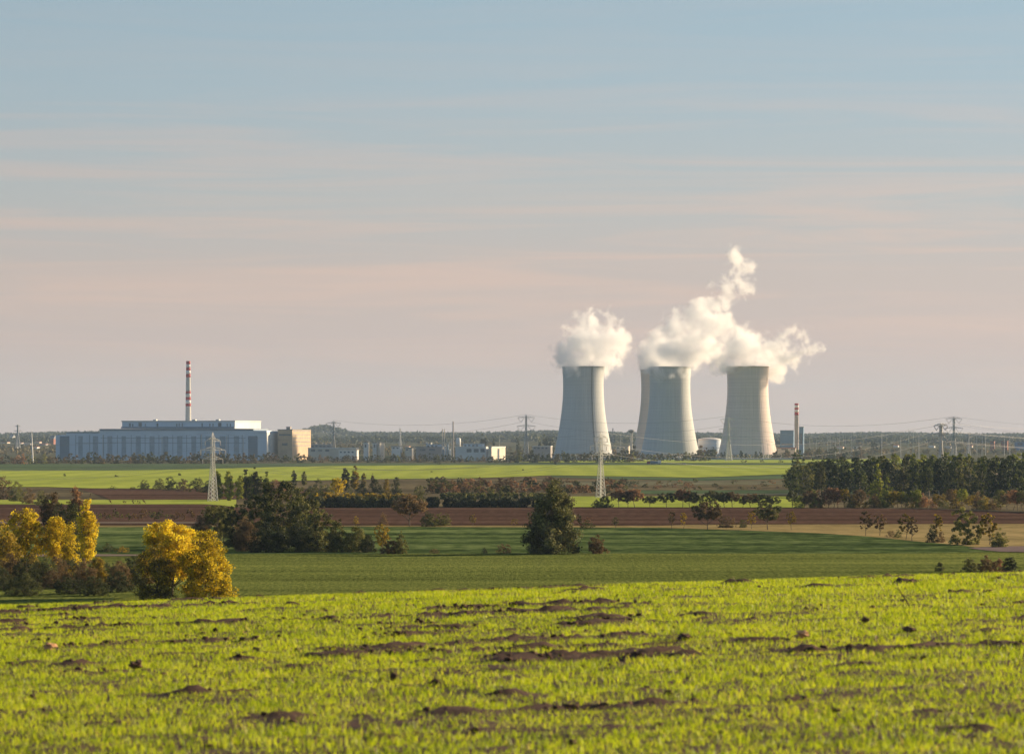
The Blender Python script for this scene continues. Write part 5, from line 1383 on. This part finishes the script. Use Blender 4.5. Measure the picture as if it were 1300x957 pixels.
plume('steam of the hidden cooling tower spilling left of the overlapping pair', 5330, [
    (841, 468, 26, 1.2, 0), (838, 456, 24), (826, 450, 18), (822, 462, 15), (846, 442, 22), (826, 438, 13, .8)], seed=4)

# ------------------------------------------------------------------ air
m = bpy.data.materials.new('haze'); m.use_nodes = True; nt = m.node_tree; nt.nodes.clear()
out = N(nt, 'ShaderNodeOutputMaterial'); v = N(nt, 'ShaderNodeVolumePrincipled')
v.inputs['Color'].default_value = (0.50, 0.66, 0.88, 1); v.inputs['Density'].default_value = HAZE_D; v.inputs['Anisotropy'].default_value = 0.0
nt.links.new(v.outputs[0], out.inputs['Volume'])
hb = MB().box(-13500, 13500, -340, 26200, -12, 400)
hz = hb.build('haze', m); tag(hz, kind='stuff')

# ------------------------------------------------------------------ sky
w = bpy.data.worlds.new('World'); scn.world = w; w.use_nodes = True
nt = w.node_tree; nt.nodes.clear(); L = nt.links.new
out = N(nt, 'ShaderNodeOutputWorld'); bg = N(nt, 'ShaderNodeBackground'); L(bg.outputs[0], out.inputs[0])
sky = N(nt, 'ShaderNodeTexSky', sky_type='NISHITA'); sky.sun_disc = False
sky.sun_elevation = R(SUN_EL); sky.sun_rotation = R(SUN_AZ); sky.altitude = 150; sky.air_density = 1.0; sky.dust_density = 0.5; sky.ozone_density = 2.5
tc = N(nt, 'ShaderNodeTexCoord'); sep = N(nt, 'ShaderNodeSeparateXYZ'); L(tc.outputs['Generated'], sep.inputs[0])
STR = 0.058
# thin high veil in front of us: colour by height, relative to the strength of the background
k = 1 / STR
def s2l(c): return tuple(((v / 255 + .055) / 1.055) ** 2.4 * k * VEIL for v in c)
rp = ramp(nt, [(0.0, (1, 1, 1)), (1, (1, 1, 1))])
mr = N(nt, 'ShaderNodeMapRange'); mr.inputs['From Max'].default_value = 0.25; L(sep.outputs[2], mr.inputs['Value'])
nt.nodes.remove(rp)
rp = ramp(nt, SKY_STOPS, mr.outputs[0])
sc_ = N(nt, 'ShaderNodeVectorMath', operation='SCALE'); sc_.inputs['Scale'].default_value = k * VEIL; L(rp.outputs[0], sc_.inputs[0])
# cirrus streaks
mp = N(nt, 'ShaderNodeMapping'); mp.inputs['Scale'].default_value = (7, 3, 150); mp.inputs['Rotation'].default_value = (0, R(0.9), 0)
L(tc.outputs['Generated'], mp.inputs['Vector'])
no = N(nt, 'ShaderNodeTexNoise'); no.inputs['Scale'].default_value = 1.0; no.inputs['Detail'].default_value = 8; no.inputs['Roughness'].default_value = .6; no.inputs['Distortion'].default_value = .9
L(mp.outputs[0], no.inputs['Vector'])
cr = ramp(nt, [(0.44, (0, 0, 0)), (0.66, (1, 1, 1))], no.outputs['Fac'])
cm = ramp(nt, [(0.0, (.35,) * 3), (0.12, (.9,) * 3), (0.20, (1,) * 3), (0.28, (.55,) * 3), (0.40, (.12,) * 3), (1, (0.1,) * 3)], mr.outputs[0])
mu = N(nt, 'ShaderNodeMath', operation='MULTIPLY'); L(cr.outputs[0], mu.inputs[0]); L(cm.outputs[0], mu.inputs[1])
mu2 = N(nt, 'ShaderNodeMath', operation='MULTIPLY'); mu2.inputs[1].default_value = 0.6; L(mu.outputs[0], mu2.inputs[0])
pk = N(nt, 'ShaderNodeMix', data_type='RGBA'); L(mu2.outputs[0], pk.inputs[0]); L(sc_.outputs[0], pk.inputs[6])
pk.inputs[7].default_value = tuple(c * k * VEIL for c in PINK) + (1,)
# the sky is a little warmer and brighter towards the sun
dx = N(nt, 'ShaderNodeMapRange'); dx.inputs['From Min'].default_value = -0.16; dx.inputs['From Max'].default_value = 0.16; dx.inputs['To Min'].default_value = 0.94; dx.inputs['To Max'].default_value = 1.10; dx.clamp = True
L(sep.outputs[0], dx.inputs['Value'])
sc2 = N(nt, 'ShaderNodeVectorMath', operation='SCALE'); L(pk.outputs[2], sc2.inputs[0]); L(dx.outputs[0], sc2.inputs['Scale'])
# where the veil lies: low and ahead
fz = N(nt, 'ShaderNodeMapRange', interpolation_type='SMOOTHSTEP'); fz.inputs['From Min'].default_value = 0.12; fz.inputs['From Max'].default_value = 0.6; fz.inputs['To Min'].default_value = 0.93; fz.inputs['To Max'].default_value = 0.0
L(sep.outputs[2], fz.inputs['Value'])
fy = N(nt, 'ShaderNodeMapRange', interpolation_type='SMOOTHSTEP'); fy.inputs['From Min'].default_value = -0.3; fy.inputs['From Max'].default_value = 0.6
L(sep.outputs[1], fy.inputs['Value'])
ff = N(nt, 'ShaderNodeMath', operation='MULTIPLY'); L(fz.outputs[0], ff.inputs[0]); L(fy.outputs[0], ff.inputs[1])
fin = N(nt, 'ShaderNodeMix', data_type='RGBA'); L(ff.outputs[0], fin.inputs[0]); L(sky.outputs[0], fin.inputs[6]); L(sc2.outputs[0], fin.inputs[7])
L(fin.outputs[2], bg.inputs['Color']); bg.inputs['Strength'].default_value = STR

# ------------------------------------------------------------------ sun
sl = bpy.data.lights.new('sun', 'SUN'); sl.energy = SUN_E; sl.angle = R(0.5); sl.color = (1.0, 0.77, 0.50)
so = bpy.data.objects.new('sun', sl); COL.objects.link(so)
so.rotation_euler = (-SUNV).to_track_quat('-Z', 'Y').to_euler()
so.location = (0, 0, 300)

# ------------------------------------------------------------------ camera
cd = bpy.data.cameras.new('camera'); co = bpy.data.objects.new('camera', cd); COL.objects.link(co)
co.location = (0, 0, CZ); co.rotation_euler = (math.pi / 2, 0, 0)
cd.sensor_width = 36; cd.lens = F / 1300 * 36; cd.shift_y = (HY - 478.5) / 1300
cd.clip_start = 1; cd.clip_end = 80000
cd.dof.use_dof = True; cd.dof.focus_distance = 1500; cd.dof.aperture_fstop = 7.0
scn.camera = co
scn.view_settings.view_transform = 'Standard'; scn.view_settings.look = 'None'
scn.view_settings.exposure = EXPO; scn.view_settings.gamma = 1
scn.view_settings.use_curve_mapping = False
cy = scn.cycles
cy.max_bounces = 14; cy.diffuse_bounces = 3; cy.glossy_bounces = 2; cy.transmission_bounces = 4; cy.volume_bounces = 14; cy.transparent_max_bounces = 8
cy.volume_max_steps = 256; cy.volume_step_rate = 1.0
cy.use_denoising = True
cy.use_adaptive_sampling = True; cy.adaptive_threshold = 0.02
